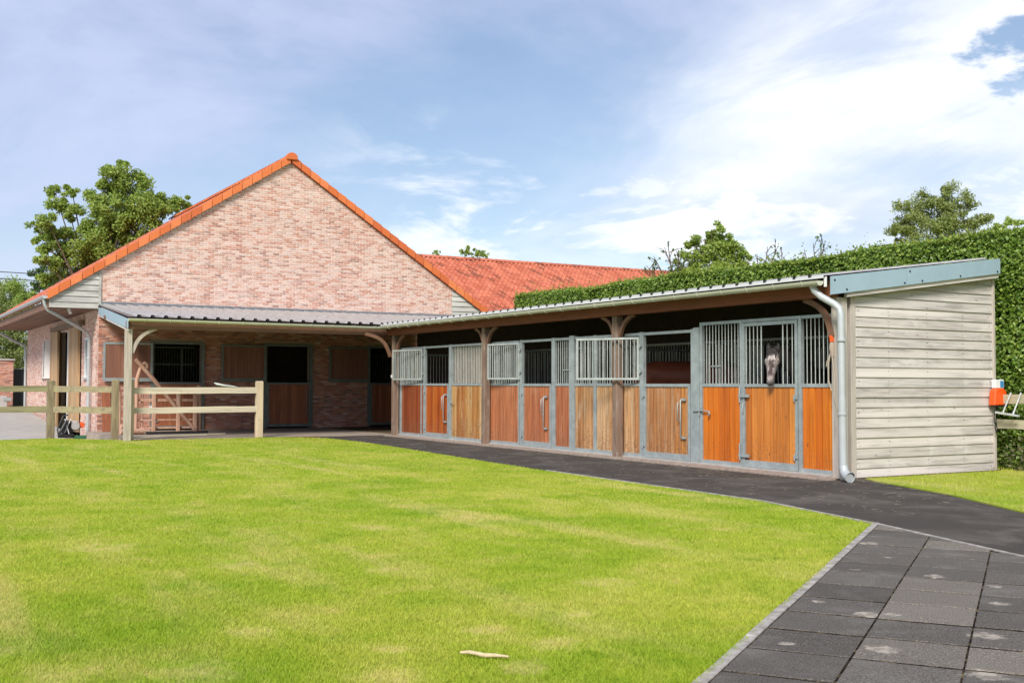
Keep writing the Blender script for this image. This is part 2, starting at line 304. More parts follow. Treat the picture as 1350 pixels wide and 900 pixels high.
def translucent(M_, k=.35):
    tr = M_.n('ShaderNodeBsdfTranslucent'); mx = M_.n('ShaderNodeMixShader'); mx.inputs[0].default_value = k
    src = M_.b.inputs['Base Color'].links[0].from_socket; M_.link(src, tr.inputs[0])
    out = M_.nt.nodes['Material Output']; M_.link(M_.b.outputs[0], mx.inputs[1]); M_.link(tr.outputs[0], mx.inputs[2]); M_.link(mx.outputs[0], out.inputs[0])
    return M_.m
BLADE = translucent(BLADE, .35)
def mat_leaf(name, stops, k=.35, rough=.5):
    M_ = Mat(name, rough, 0, .45); r = M_.rand(); big = M_.noise(M_.coord('World'), .8, 3, .6)
    v = M_.math('ADD', M_.math('MULTIPLY', r, .7), M_.math('MULTIPLY', big, .45))
    M_.color(M_.ramp(v, stops)); return translucent(M_, k)
LEAF_HEDGE = mat_leaf('hornbeam_leaf', [(.15,(.06,.13,.016)), (.45,(.14,.245,.03)), (.75,(.23,.35,.05)), (.95,(.38,.48,.10))], .35, .42)
LEAF_NEW = mat_leaf('fresh_hedge_leaf', [(.15,(.20,.29,.03)), (.6,(.30,.38,.05)), (.95,(.40,.44,.10))], .45)
LEAF_TREE = mat_leaf('tree_leaf', [(.15,(.12,.20,.03)), (.5,(.26,.37,.06)), (.9,(.42,.52,.12))], .4)
LEAF_DARK = mat_leaf('dark_tree_leaf', [(.15,(.03,.065,.012)), (.5,(.06,.12,.02)), (.9,(.12,.20,.04))], .35)
LEAF_LIGHT = mat_leaf('pale_tree_leaf', [(.15,(.13,.18,.04)), (.5,(.25,.31,.08)), (.9,(.40,.44,.17))], .4)
BARK = mat_plain('bark', (.13,.10,.075), .95, 0, .35, 20, .1)

# ------------------------------------------------------------------ mesh helpers
class MB:
    def __init__(s): s.v = []; s.f = []; s.sm = []; s.t = []
    def add(s, vs, fs, smooth=False, tone=None):
        o = len(s.v); s.v += [tuple(v) for v in vs]
        t = random.random() if tone is None else tone
        for f in fs: s.f.append([i+o for i in f]); s.sm.append(smooth); s.t.append(t)
        return s
    def box(s, x0, y0, z0, x1, y1, z1, tone=None):
        if x1 < x0: x0, x1 = x1, x0
        if y1 < y0: y0, y1 = y1, y0
        vs = [(x,y,z) for z in (z0,z1) for y in (y0,y1) for x in (x0,x1)]
        return s.add(vs, [(0,2,3,1),(4,5,7,6),(0,1,5,4),(2,6,7,3),(0,4,6,2),(1,3,7,5)], tone=tone)
    def bar(s, a, b, w, h, upv=(0,0,1), tone=None):
        a, b = Vector(a), Vector(b); d = (b-a).normalized(); u = Vector(upv)
        if abs(d.dot(u)) > .97: u = Vector((1,0,0))
        sx = d.cross(u).normalized()*w/2; sz = sx.cross(d).normalized()*h/2
        vs = [p+i*sx+j*sz for p in (a,b) for i,j in ((-1,-1),(1,-1),(1,1),(-1,1))]
        return s.add(vs, [(3,2,1,0),(4,5,6,7),(0,1,5,4),(1,2,6,5),(2,3,7,6),(3,0,4,7)], tone=tone)
    def tube(s, pts, r, n=8, cap=True, tone=None, smooth=True):
        pts = [Vector(p) for p in pts]; rs = r if isinstance(r, (list,tuple)) else [r]*len(pts)
        rings = []; ref = None
        for i, p in enumerate(pts):
            d = (pts[min(i+1,len(pts)-1)] - pts[max(i-1,0)]).normalized()
            if ref is None: ref = d.orthogonal().normalized()
            ref = (ref - d*ref.dot(d)); ref = ref.normalized() if ref.length > 1e-4 else d.orthogonal().normalized()
            b = d.cross(ref); rings.append([p + (ref*math.cos(a)+b*math.sin(a))*rs[i] for a in [2*math.pi*k/n for k in range(n)]])
        vs = [v for rg in rings for v in rg]; fs = []
        for i in range(len(rings)-1):
            for k in range(n): fs.append((i*n+k, i*n+(k+1)%n, (i+1)*n+(k+1)%n, (i+1)*n+k))
        s.add(vs, fs, smooth, tone)
        if cap:
            s.add(rings[0], [tuple(range(n))[::-1]], False, s.t[-1]); s.add(rings[-1], [tuple(range(n))], False, s.t[-1])
        return s
    def poly(s, pts, vec, tone=None):
        """closed outline extruded along vec"""
        n = len(pts); vec = Vector(vec); a = [Vector(p) for p in pts]; b = [p+vec for p in a]
        return s.add(a+b, [tuple(range(n))[::-1], tuple(range(n, 2*n))] + [(i, (i+1)%n, n+(i+1)%n, n+i) for i in range(n)], tone=tone)
    def strip(s, top, tone=None, smooth=False):
        """list of cross-sections (equal length lists) joined with quads"""
        n = len(top[0]); vs = [v for r_ in top for v in r_]; fs = []
        for i in range(len(top)-1):
            for k in range(n-1): fs.append((i*n+k, i*n+k+1, (i+1)*n+k+1, (i+1)*n+k))
        return s.add(vs, fs, smooth, tone)
    def mesh(s, name, mat, origin=(0,0,0)):
        o = origin; me = bpy.data.meshes.new(name)
        me.from_pydata([(v[0]-o[0], v[1]-o[1], v[2]-o[2]) for v in s.v], [], s.f)
        me.polygons.foreach_set('use_smooth', s.sm)
        at = me.attributes.new('tone', 'FLOAT', 'FACE'); at.data.foreach_set('value', s.t)
        for mm in (mat if isinstance(mat, (list,tuple)) else [mat]): me.materials.append(mm)
        me.update(); return me
WL = {}
def wloc(o): return WL.get(o.name, Vector((0,0,0)))
def link(me, name, parent=None, loc=(0,0,0), rot=None, scale=None):
    o = bpy.data.objects.new(name, me); COL.objects.link(o); loc = Vector(loc)
    WL[o.name] = loc
    if parent: o.parent = parent; o.location = loc - wloc(parent)
    else: o.location = loc
    if rot: o.rotation_euler = rot
    if scale: o.scale = scale
    return o
def centre(mb):
    a = np.array(mb.v); lo, hi = a.min(0), a.max(0); return ((lo[0]+hi[0])/2, (lo[1]+hi[1])/2, lo[2])
def part(name, mb, mat, parent, bevel=0, label=None, stuff=False):
    c = centre(mb); o = link(mb.mesh(name, mat, c), name, parent, c)
    if bevel: bev(o, bevel)
    if label: o['label'] = label
    if stuff: o['kind'] = 'stuff'
    return o
def bev(o, w, seg=1):
    b = o.modifiers.new('bevel', 'BEVEL'); b.width = w; b.segments = seg; b.limit_method = 'ANGLE'
def thing(name, label, cat, loc, group=None):
    o = link(None, name, None, loc); tag(o, label, cat, group); o.empty_display_size = .2; return o
def tag(o, label, cat, group=None):
    o['label'] = label; o['category'] = cat
    if group: o['group'] = group
    return o
def single(name, mb, mat, label, cat, group=None, bevel=0):
    return tag(part(name, mb, mat, None, bevel), label, cat, group)
def struct(name, mb, mat, parent=None):
    o = link(mb.mesh(name, mat), name, parent); 
    if not parent: o['kind'] = 'structure'
    return o
def clip(poly, a, b, c):
    """keep the side a*x+b*y+c >= 0 of a convex 2-D polygon"""
    out = []
    for i, p in enumerate(poly):
        q = poly[(i+1) % len(poly)]; dp = a*p[0]+b*p[1]+c; dq = a*q[0]+b*q[1]+c
        if dp >= 0: out.append(p)
        if dp*dq < 0:
            t = dp/(dp-dq); out.append((p[0]+(q[0]-p[0])*t, p[1]+(q[1]-p[1])*t))
    return out
def np_mesh(name, verts, faces, mat, tone=None):
    nv, nf = len(verts), len(faces); k = faces.shape[1]
    me = bpy.data.meshes.new(name); me.vertices.add(nv); me.vertices.foreach_set('co', np.ascontiguousarray(verts, dtype=np.float32).ravel())
    me.loops.add(nf*k); me.loops.foreach_set('vertex_index', faces.astype(np.int32).ravel())
    me.polygons.add(nf); me.polygons.foreach_set('loop_start', np.arange(0, nf*k, k, dtype=np.int32))
    me.update(calc_edges=True)
    if tone is not None:
        at = me.attributes.new('tone', 'FLOAT', 'FACE'); at.data.foreach_set('value', tone.astype(np.float32))
    me.materials.append(mat); return me

# ------------------------------------------------------------------ ground, path, lawn
g = MB(); g.add([(-400,-400,-.5),(400,-400,-.5),(400,400,-.5),(-400,400,-.5)], [(0,1,2,3)]); struct('ground', g, LAWN)
def sheet(pts, z, th=.04):
    mb = MB(); return mb.poly([(x, y, z) for x, y in pts][::-1], (0,0,-th))
LAWN_POLY = [(-26,17.6),(-26,-22),(-21.3,-16.1),(-9.26,-7.725),(-3.86,-3.955),(-3.64,-3.04),(-3.36,-1.8),(-3.25,.4),(-3.10,3.4),(-2.75,7.3),(-2.42,10.5),(-2.25,13.),(-2.27,15.2),(-2.7,15.95),(-3.5,16.3),(-6.98,16.36),(-7.2,16.75),(-8.45,18.2),(-9.64,17.85)]
mb = sheet(LAWN_POLY, .0, .3); lawn = struct('lawn', mb, LAWN)
RIGHT_LAWN = [(.3,-.12),(.13,-.42),(-.62,-2.31),(-1.61,-4.08),(-2.9,-7),(-4.5,-12),(8,-14),(8,.3),(3.6,.3),(3.6,-.12)]
struct('side_lawn', sheet(RIGHT_LAWN, .004, .3), LAWN)
mb = MB(); mb.poly([(x,y,-.012) for x,y in [(-3.25,.4),(-3.36,-1.8),(-3.64,-3.04),(-3.85,-3.98),(-4.4,-6.02),(-5.6,-10.),(-6.8,-13.5),(-4.3,-13.5),(-2.7,-7),(-1.4,-4.08),(-.4,-2.31),(.3,-.42),(1.2,0.),(1.2,17),(-2.0,17),(-2.25,13.),(-2.75,7.3)]][::-1], (0,0,-.2))
path = struct('path', mb, RUBBER)
# rubber pavers
u_ = Vector((-.8205,-.5717)); v_ = Vector((.5717,-.8205)); O_ = Vector((-3.83+.572*.034, -3.99-.82*.034))
pav = struct('paving', MB().poly([(x,y,.003) for x,y in [(-3.8,-4.0),(-21,-16.),(-17,-24),(-9,-22),(-5.6,-10)]][::-1], (0,0,-.3)), BLACKSOIL)
PS = .53; a0 = Vector((-3.85,-3.98)); a1 = Vector((-6.8,-13.5)); dd = (a1-a0).normalized(); nn = Vector((dd.y, -dd.x))
if nn.dot(Vector((-8,-8))-a0) < 0: nn = -nn
for i in range(-1, 17):
    for j in range(0, 11):
        g_ = .0055; h_ = .018
        c4 = [(i*PS+h_, j*PS+g_), ((i+1)*PS-h_, j*PS+g_), ((i+1)*PS-h_, (j+1)*PS-g_), (i*PS+h_, (j+1)*PS-g_)]
        pw = [(O_+u_*a+v_*b) for a, b in c4]
        pl = clip([(p.x,p.y) for p in pw], nn.x, nn.y, -nn.dot(a0)-.035)
        if len(pl) < 3: continue
        area = abs(sum(pl[k][0]*pl[(k+1)%len(pl)][1]-pl[(k+1)%len(pl)][0]*pl[k][1] for k in range(len(pl))))/2
        cx_ = sum(p[0] for p in pl)/len(pl); cy_ = sum(p[1] for p in pl)/len(pl)
        dv = Vector((cx_,cy_,0))-CAM; dep = dv.dot(fw); lat = dv.dot(rt2)
        if area < .004 or dep < 2.2 or lat > dep*.52+.6 or lat < -dep*.52: continue
        dz = random.uniform(.006, .010); tx, ty = random.uniform(-.006,.006), random.uniform(-.006,.006)
        mb = MB(); n = len(pl)
        top = [(cx_+(x-cx_)*.985, cy_+(y-cy_)*.985, dz+(x-cx_)*tx+(y-cy_)*ty) for x,y in pl]; low = [(x,y,-.003+dz) for x,y in pl]; bot = [(x,y,-.044) for x,y in pl]
        area_s = sum(pl[k][0]*pl[(k+1)%n][1]-pl[(k+1)%n][0]*pl[k][1] for k in range(n))
        fs = [tuple(range(n))] + [(k, n+k, n+(k+1)%n, (k+1)%n) for k in range(n)] + [(n+k, 2*n+k, 2*n+(k+1)%n, n+(k+1)%n) for k in range(n)]
        if area_s < 0: fs = [f[::-1] for f in fs]
        mb.add(top+low+bot, fs); part('paver', mb, PAVER, pav)
# edging stones lawn / pavers, and the thin strip between pavers and path
edg = MB(); kerb_root = struct('kerb', MB().poly([(x,y,-.03) for x,y in [(-3.82,-3.93),(-3.79,-4.05),(-18.2,-14.1),(-18.25,-13.98)]], (0,0,-.2)), SOIL)
for k in range(20):
    a = Vector((-3.83,-3.99))+u_*(k*.93+.004); b = Vector((-3.83,-3.99))+u_*((k+1)*.93-.004)
    if k > 10: break
    mb = MB(); w = v_*.032; o2 = random.uniform(-.004,.004)
    mb.poly([(p.x,p.y,.014+o2) for p in (a-w,b-w,b+w,a+w)][::-1], (0,0,-.16)); part('kerb_stone', mb, KERB, kerb_root, .006)
for k in range(8):
    a = a0+dd*(k*.95+.005); b = a0+dd*((k+1)*.95-.005); w = nn*.022
    mb = MB(); mb.poly([(p.x,p.y,.012) for p in (a-w,b-w,b+w,a+w)], (0,0,-.16)); part('kerb_stone', mb, KERB, kerb_root)
le = [(-3.87,-3.98),(-3.64,-3.04),(-3.34,-1.8),(-3.23,.4),(-3.08,3.4),(-2.73,7.3)]
for (x0,y0),(x1,y1) in zip(le[:-1], le[1:]):
    n = max(1, round(math.hypot(x1-x0,y1-y0)/.95))
    if y0 > 2: break
    for k in range(n):
        A = Vector((x0+(x1-x0)*k/n, y0+(y1-y0)*k/n, -.005)); B = Vector((x0+(x1-x0)*(k+1)/n, y0+(y1-y0)*(k+1)/n, -.005)); B = A+(B-A)*.99
        part('kerb_stone', MB().bar(A, B, .04, .04), KERB, kerb_root)
# clinker strip along the stable front
strip_ = struct('stone_strip', MB().box(-.44,-.1,-.06,.1,15.9,-.02), SOIL)
for k in range(76):
    for q in range(2):
        y0 = -.05+k*.21+(q*.1); z = .018+random.uniform(-.006,.004)
        mb = MB().box(-.40+q*.165, y0+.006, -.03, -.24+q*.165, y0+.2, z); part('paving_stone', mb, CLINKER, strip_, .006)
mb = MB().box(-.065, .0, -.04, .2, 15.9, .04); struct('sill', mb, CONC)
# drive at the left, falling to the barn door and rising behind
def dz_(y):
    P = [(10,-.02),(17,-.03),(19,-.1),(22,-.2),(25,-.2),(37,.38),(60,.6),(140,.9)]
    for (a,za),(b,zb) in zip(P[:-1],P[1:]):
        if a <= y <= b: return za+(zb-za)*(y-a)/(b-a)
    return .9
mb = MB(); ys = [15.5,17,18,19,20,21,22,23,25,28,31,34,37,45,60,140]
mb.strip([[(x, y, dz_(y)-.01) for x in (-60,-30,-15,-10,-8,-6.9)] for y in ys]); struct('drive', mb, CONC)
mb = MB().box(-6.95, 16.35, -.4, 4.8, 22.0, -.005); struct('porch_floor', mb, CONC_PORCH)
mb = MB()
part('edge_board', MB().box(-6.93,16.22,-.3,-2.1,16.345,.0), W_BRACE, bpy.data.objects['porch_floor'])
struct('stable_floor', MB().box(.2,0.,-.3,3.6,22,.0), SOIL)

# ------------------------------------------------------------------ grass blades (one sheet of real blades, thinning with distance)
def in_poly(P, x, y):
    ins = np.zeros(len(x), bool); n = len(P)
    for i in range(n):
        x0,y0 = P[i]; x1,y1 = P[(i+1)%n]
        c = ((y0>y)!=(y1>y)); xi = (x1-x0)*(y-y0)/((y1-y0) if y1!=y0 else 1e-9)+x0
        ins ^= c & (x < xi)
    return ins
def blades(polyg, n, name, z0=0., hh=(.018,.04), label=None):
    # sample by distance so that near ground is dense
    cam2 = np.array(CAM[:2]); f2 = np.array([math.sin(yaw), math.cos(yaw)]); r2 = np.array([math.cos(yaw), -math.sin(yaw)])
    d = 3.2*(34/3.2)**(rng.random(n)**1.25); lat = (rng.random(n)*2-1)*.53
    x = cam2[0]+d*(f2[0]+r2[0]*lat); y = cam2[1]+d*(f2[1]+r2[1]*lat)
    k = in_poly(polyg, x, y); x, y, d = x[k], y[k], d[k]
    bare = np.ones(len(x))
    for bx, by, br in BARE: bare = np.minimum(bare, np.clip(np.hypot(x-bx, y-by)/(br*1.6)*(.5+rng.random(len(x))), .45, 1))
    k = rng.random(len(x)) < bare; x, y, d = x[k], y[k], d[k]; n = len(x)
    w = (.0016+.0008*d/4)*(.7+.6*rng.random(n)); h = (hh[0]+(hh[1]-hh[0])*rng.random(n))
    a = rng.random(n)*2*np.pi; lean = h*(.2+.9*rng.random(n)); la = rng.random(n)*2*np.pi
    dx, dy = np.cos(a)*w, np.sin(a)*w
    v = np.zeros((n,3,3)); v[:,0] = np.c_[x-dx,y-dy,np.full(n,z0)]; v[:,1] = np.c_[x+dx,y+dy,np.full(n,z0)]; v[:,2] = np.c_[x+np.cos(la)*lean, y+np.sin(la)*lean, z0+h]
    o = link(np_mesh(name, v.reshape(-1,3), np.arange(n*3).reshape(-1,3), BLADE, rng.random(n)), name)
    o['kind'] = 'stuff'; o['label'] = label; o['category'] = 'grass'
BLADE_POLY = [(-21.3,-16.1),(-9.24,-7.77),(-3.84,-3.99)] ; BLADE_POLY = LAWN_POLY[:2]+BLADE_POLY+LAWN_POLY[5:]
blades(BLADE_POLY, 1250000, 'grass', .0, (.010,.027), 'short bright green mown grass of the large lawn with dry yellow patches')
blades(RIGHT_LAWN, 260000, 'grass', .004, (.02,.05), 'short grass between the grey boarded stable end and the black path')

# ------------------------------------------------------------------ brickwork
def wall_bricks(parent, name, x0, x1, z0, z1, holes, topf, put, n_obj, near_key, mat, bl=.215, bh=.068, face=.010):
    """put(x,z) gives the world point of wall coordinates; returns nothing. Bricks stand proud of the mortar."""
    big, course = [], 0; z = z0
    while z < z1-.02:
        zt = min(z+bh-.016, z1); x = x0-(bl/2 if course % 2 else 0)
        while x < x1:
            a = max(x, x0)+.0; b = min(x+bl-.016, x1)
            x += bl
            if b-a < .03: continue
            segs = [(a, b)]
            for hx0, hx1, hz0, hz1 in holes:
                if zt > hz0 and z < hz1:
                    ns = []
                    for s0, s1 in segs:
                        if s1 <= hx0 or s0 >= hx1: ns.append((s0, s1)); continue
                        if s0 < hx0: ns.append((s0, hx0))
                        if s1 > hx1: ns.append((hx1, s1))
                    segs = ns
            for s0, s1 in segs:
                if s1-s0 < .03: continue
                if topf:
                    lo, hi = topf(zt); s0, s1 = max(s0, lo), min(s1, hi)
                    if s1-s0 < .03: continue
                big.append((s0, s1, z, zt))
        z += bh; course += 1
    big.sort(key=near_key)
    rest = MB()
    for i, (s0, s1, za, zb) in enumerate(big):
        fp = face+random.uniform(-.004, .004)
        def q(s, zz, d): return put(s, zz, d)
        vs = [q(s0,za,0), q(s1,za,0), q(s1,zb,0), q(s0,zb,0), q(s0+.003,za+.003,fp), q(s1-.003,za+.003,fp), q(s1-.003,zb-.003,fp), q(s0+.003,zb-.003,fp)]
        fs = [(4,5,6,7),(0,1,5,4),(1,2,6,5),(2,3,7,6),(3,0,4,7)]
        if i < n_obj:
            mb = MB().add(vs, fs); part('brick', mb, mat, parent)
        else: rest.add(vs, fs)
    part('brick', rest, mat, parent, stuff=True)

bld = thing('brick_building', 'long pink brick stable building with tall gable and orange tiled edges behind the fence', 'building', (-.95, 22, 0))
RF = lambda x: 8.41-.652*abs(x+.98)            # underside of the verge
HX = [(-5.14,-3.67),(-1.71,-.24),(1.75,3.22)]
wb = MB(); xs = [-6.67]+[h for p in HX for h in p]+[4.78]
for a, b in zip(xs[0::2], xs[1::2]): wb.box(a, 22.0, -.3, b, 22.3, 2.60)
wb.box(-6.67, 22.0, 2.60, 4.78, 22.3, 3.5)
low = part('wall', wb, MORTAR_LOW, bld)
ub = MB().poly([(-6.67,22.0,3.5),(4.78,22.0,3.5),(4.78,22.0,RF(4.78)),(-.98,22.0,8.41),(-6.67,22.0,RF(-6.67))], (0,.3,0)); upw = part('wall', ub, MORTAR, bld, label='whitewashed upper gable wall')
front = lambda s, z, d: (s, 22.0-d, z)
wall_bricks(low, 'brick', -6.67, 4.0, -.28, 3.5, [(a-.05,b+.05,-1,2.66) for a,b in HX], None, front, 60, lambda b: b[0], BRICK_LOW)
wall_bricks(upw, 'brick', -6.67, 4.78, 3.5, 8.4, [], lambda z: (-.98-(8.36-z)/.652, -.98+(8.36-z)/.652), front, 300, lambda b: b[0]*.505, BRICK)
# side wall facing the drive
SH = [(24.75,29.9,-1,3.12),(23.35,24.1,1.55,2.75),(31.3,33.0,1.6,2.85)]
sw = MB(); X0 = -6.67
def wy(y0,y1,z0,z1): sw.box(X0, y0, z0, X0+.3, y1, z1)
wy(22.3,23.35,-.3,3.6); wy(23.35,24.1,-.3,1.55); wy(23.35,24.1,2.75,3.6); wy(24.1,24.75,-.3,3.6); wy(24.75,29.9,3.12,3.6)
wy(29.9,31.3,-.3,3.6); wy(31.3,33.0,-.3,1.6); wy(31.3,33.0,2.85,3.6); wy(33.0,37.6,-.3,3.6)
sidew = part('wall', sw, MORTAR, bld)
wall_bricks(sidew, 'brick', 22.0, 37.6, -.28, 3.52, SH, None, lambda s,z,d: (X0-d, s, z), 60, lambda b: b[0], BRICK)
part('wall', MB().box(-6.3,37.3,-.3,4.7,37.6,3.6).box(4.5,22.3,-.3,4.78,37.3,3.6), MORTAR, bld, label='plain rear and far side wall')
# roof: two slopes, soffits, verge tiles, ridge
def rz(x): return 8.46-.652*abs(x+.98)
rf = MB()
for sgn, xe in ((-1,-8.05),(1,6.1)):
    xr = -.98; n = 16
    rf.poly([(xr,21.98,rz(xr)),(xe,21.98,rz(xe)),(xe,21.98,rz(xe)-.10),(xr,21.98,rz(xr)-.10)][::sgn], (0,15.9,0))
roof = part('roof', rf, TILE_RED, bld)
tl = MB()      # rows of tiles on the slope over the drive (seen at a grazing angle), joined
for r_ in range(23):
    for c_ in range(60):
        y = 22.05+c_*.26; s0 = r_*.30; xx0 = -8.07+s0; xx1 = xx0+.33
        za, zb = rz(xx0)+.04, rz(xx1)+.015
        tl.add([(xx0,y,za),(xx0,y+.13,za+.045),(xx0,y+.25,za),(xx1,y+.25,zb),(xx1,y+.13,zb+.045),(xx1,y,zb),(xx0,y,za-.05),(xx0,y+.25,za-.05)], [(0,1,4,5),(1,2,3,4),(6,7,2,1,0)])
part('tile', tl, TILE_RED, roof, stuff=True)
for sgn in (-1, 1):
    n = 23; L_ = 7.08/n
    for k in range(n):
        x0 = -.98+sgn*(k*L_+.03); x1 = x0+sgn*(L_-.014); t = .012; tn = random.random()
        zt0, zt1 = 8.60-.652*abs(x0+.98)-.012, 8.60-.652*abs(x1+.98)+.012
        h = .235; mb = MB()
        mb.poly([(x0,21.86,zt0),(x1,21.86,zt1),(x1+0,21.86,zt1-h-.01),(x0,21.86,zt0-h)][::sgn], (0,.05,0), tone=tn)
        mb.poly([(x0,21.862,zt0-.003),(x1,21.862,zt1-.003),(x1,21.862,zt1-.04),(x0,21.862,zt0-.04)][::sgn], (0,.3,0), tone=tn)
        part('verge_tile', mb, TILE_OR, roof, .006)
mb = MB(); c = [(-.98+.19*math.sin(a), 8.50+.16*math.cos(a)) for a in [R(d) for d in (-115,-80,-45,-15,15,45,80,115)]]
mb.poly([(x,21.80,z) for x,z in c][::-1], (0,.12,0)); part('ridge_cap', mb, TILE_OR, roof, .01)
for k in range(42):
    mb = MB(); y0 = 21.93+k*.37; e = .012
    ring = lambda y, s_: [(-.98+.15*s_*math.sin(a), y, 8.50+.13*s_*math.cos(a)) for a in [R(d) for d in (-100,-60,-20,20,60,100)]]
    mb.strip([ring(y0,1.), ring(y0+.39,.93)], smooth=True); part('ridge_tile', mb, TILE_OR, roof)
# grey boards closing the gable ends of the eaves
for sgn, xa, xb in ((-1,-6.67,-8.02),(1,4.78,6.05)):
    z = 3.53; 
    while z < 4.75:
        z1 = z+.17; x_lo, x_hi = min(xa,xb), max(xa,xb)
        pl = [(x_lo,z),(x_hi,z),(x_hi,z1-.006),(x_lo,z1-.006)]
        # under the verge
        pl = clip(pl, (.652 if sgn<0 else -.652), -1, 8.41+(.652*.98 if sgn<0 else -.652*.98)-.0)
        if len(pl) >= 3: part('cladding_board', MB().add([(x, 21.985-(.03*(1-(zz_-z)/.17)), zz_) for x,zz_ in pl]+[(x,22.03,zz_) for x,zz_ in pl], [tuple(range(len(pl)))]+[(k,len(pl)+k,len(pl)+(k+1)%len(pl),(k+1)%len(pl)) for k in range(len(pl))]), W_GABLE, bld)
        z = z1
part('corner_trim', MB().box(-6.69,21.955,3.53,-6.62,22.0,RF(-6.67)-.02), W_GABLE, bld)
for k in range(9):
    x0 = -8.0+k*.147; part('soffit_board', MB().box(x0,22.04,3.52,x0+.142,37.7,3.535), W_SOFF, bld)
part('eave_board', MB().box(-8.05,21.99,3.49,-8.002,37.7,3.72), W_BRACE, bld)
def gutter_mb(a, b, r=.075, n=7, up_=Vector((0,0,1)), th=.008):
    a, b = Vector(a), Vector(b); d = (b-a).normalized(); sx = d.cross(up_).normalized(); mb = MB()
    sec = lambda p, rr: [p+sx*rr*math.cos(t)-up_*rr*math.sin(t) for t in [math.pi*k/n for k in range(n+1)]]
    mb.strip([sec(a,r), sec(b,r)], smooth=True); mb.strip([sec(b,r-th), sec(a,r-th)], smooth=True)
    for p, q in ((a,1),(b,-1)): mb.add([v for v in sec(p,r)], [tuple(range(n+1))[::q]])
    return mb
part('gutter', gutter_mb((-8.14,21.88,3.84),(-8.14,37.8,3.84),.085), ZINC, bld)
dp = MB().tube([(-8.13,22.15,3.78),(-8.11,22.15,3.62),(-8.02,22.2,3.46),(-7.75,22.3,3.33),(-7.0,22.75,2.96),(-6.83,22.86,2.86),(-6.77,22.9,2.7),(-6.77,22.9,-.15)], .05, 10)
for z in (.6,2.1): dp.tube([(-6.77,22.9,z),(-6.77,22.9,z+.05)], .062, 10)
part('downpipe', dp, ZINC, bld)
dp = MB().tube([(-8.13,37.5,3.78),(-8.05,37.5,3.6),(-7.2,37.62,3.1),(-6.76,37.65,2.9),(-6.73,37.65,2.7),(-6.73,37.65,.35)], .05, 8); part('downpipe', dp, ZINC, bld)
part('soffit_lamp', MB().tube([(-7.45,22.2,3.52),(-7.45,22.2,3.46)], .05, 10).tube([(-7.45,22.2,3.46),(-7.42,22.15,3.38)], [.035,.045], 10), WHITE, bld)
# barn door: sliding leaves on a rail over a dark opening
part('door_beam', MB().box(-6.86,24.2,3.16,-6.68,30.1,3.30), W_POST, bld)
for y0, y1 in ((28.9,30.5),(24.75,26.5)):
    dr = part('sliding_door', MB().box(-6.76,y0,-.1,-6.715,y1,3.14), W_BARN, bld); k = y0
    while k < y1-.05:
        part('plank', MB().box(-6.79,k+.004,-.12,-6.762,min(k+.2,y1)-.004,3.15), W_BARN, dr); k += .2
part('door_frame', MB().box(-6.66,24.75,-.2,-6.5,24.85,3.12).box(-6.66,29.8,-.2,-6.5,29.9,3.12), W_BARN, bld)
part('door_edge', MB().box(-6.6,27.9,-.1,-6.5,27.98,3.1), WHITE, bld, label='white inner door edge')
part('inner_door', MB().box(-6.5,27.0,1.2,-6.45,27.9,3.0), CONC, bld, label='pale grey inner door panel')
part('floor', MB().box(-6.3,22.4,-.25,4.4,37.2,-.2), SOIL, bld)
def window(y0,y1,z0,z1,mull=1):
    f = MB(); t=.06
    f.box(-6.70,y0,z0,-6.60,y0+t,z1).box(-6.70,y1-t,z0,-6.60,y1,z1).box(-6.698,y0+t,z0,-6.60,y1-t,z0+t).box(-6.698,y0+t,z1-t,-6.60,y1-t,z1)
    for k in range(mull): yy = y0+(y1-y0)*(k+1)/(mull+1); f.box(-6.69,yy-.03,z0+t,-6.61,yy+.03,z1-t)
    w = part('window', f, WHITE, bld); part('pane', MB().box(-6.65,y0+t,z0+t,-6.64,y1-t,z1-t), GLASS, w)
    part('window_sill', MB().box(-6.74,y0-.05,z0-.06,-6.66,y1+.05,z0-.002), CONC, w)
    for s_ in (-1,1):
        pass
GLASS = Mat('grey_window_glass', .08, 0, .8).color((.12,.15,.17)).m
window(31.3,33.0,1.6,2.85); window(23.35,24.1,1.55,2.75,0)
part('shutter', MB().box(-6.95,30.95,1.55,-6.70,31.0,2.9).box(-6.94,30.95,1.6,-6.92,31.0,2.85), WHITE, bld)
# lead flashing where the porch roof meets the gable
fl = MB()
for k in range(12):
    x0 = -6.69+k*.96; x1 = x0+.97; z0 = 3.615; fl.add([(x0,21.60,3.592),(x1,21.60,3.594),(x1,21.968-.004*(k%2),3.66),(x0,21.966-.004*(k%2),3.66),(x1,21.962-.004*(k%2),3.74),(x0,21.962-.004*(k%2),3.74)], [(0,1,2,3),(3,2,4,5)])
part('flashing', fl, LEAD, bld)
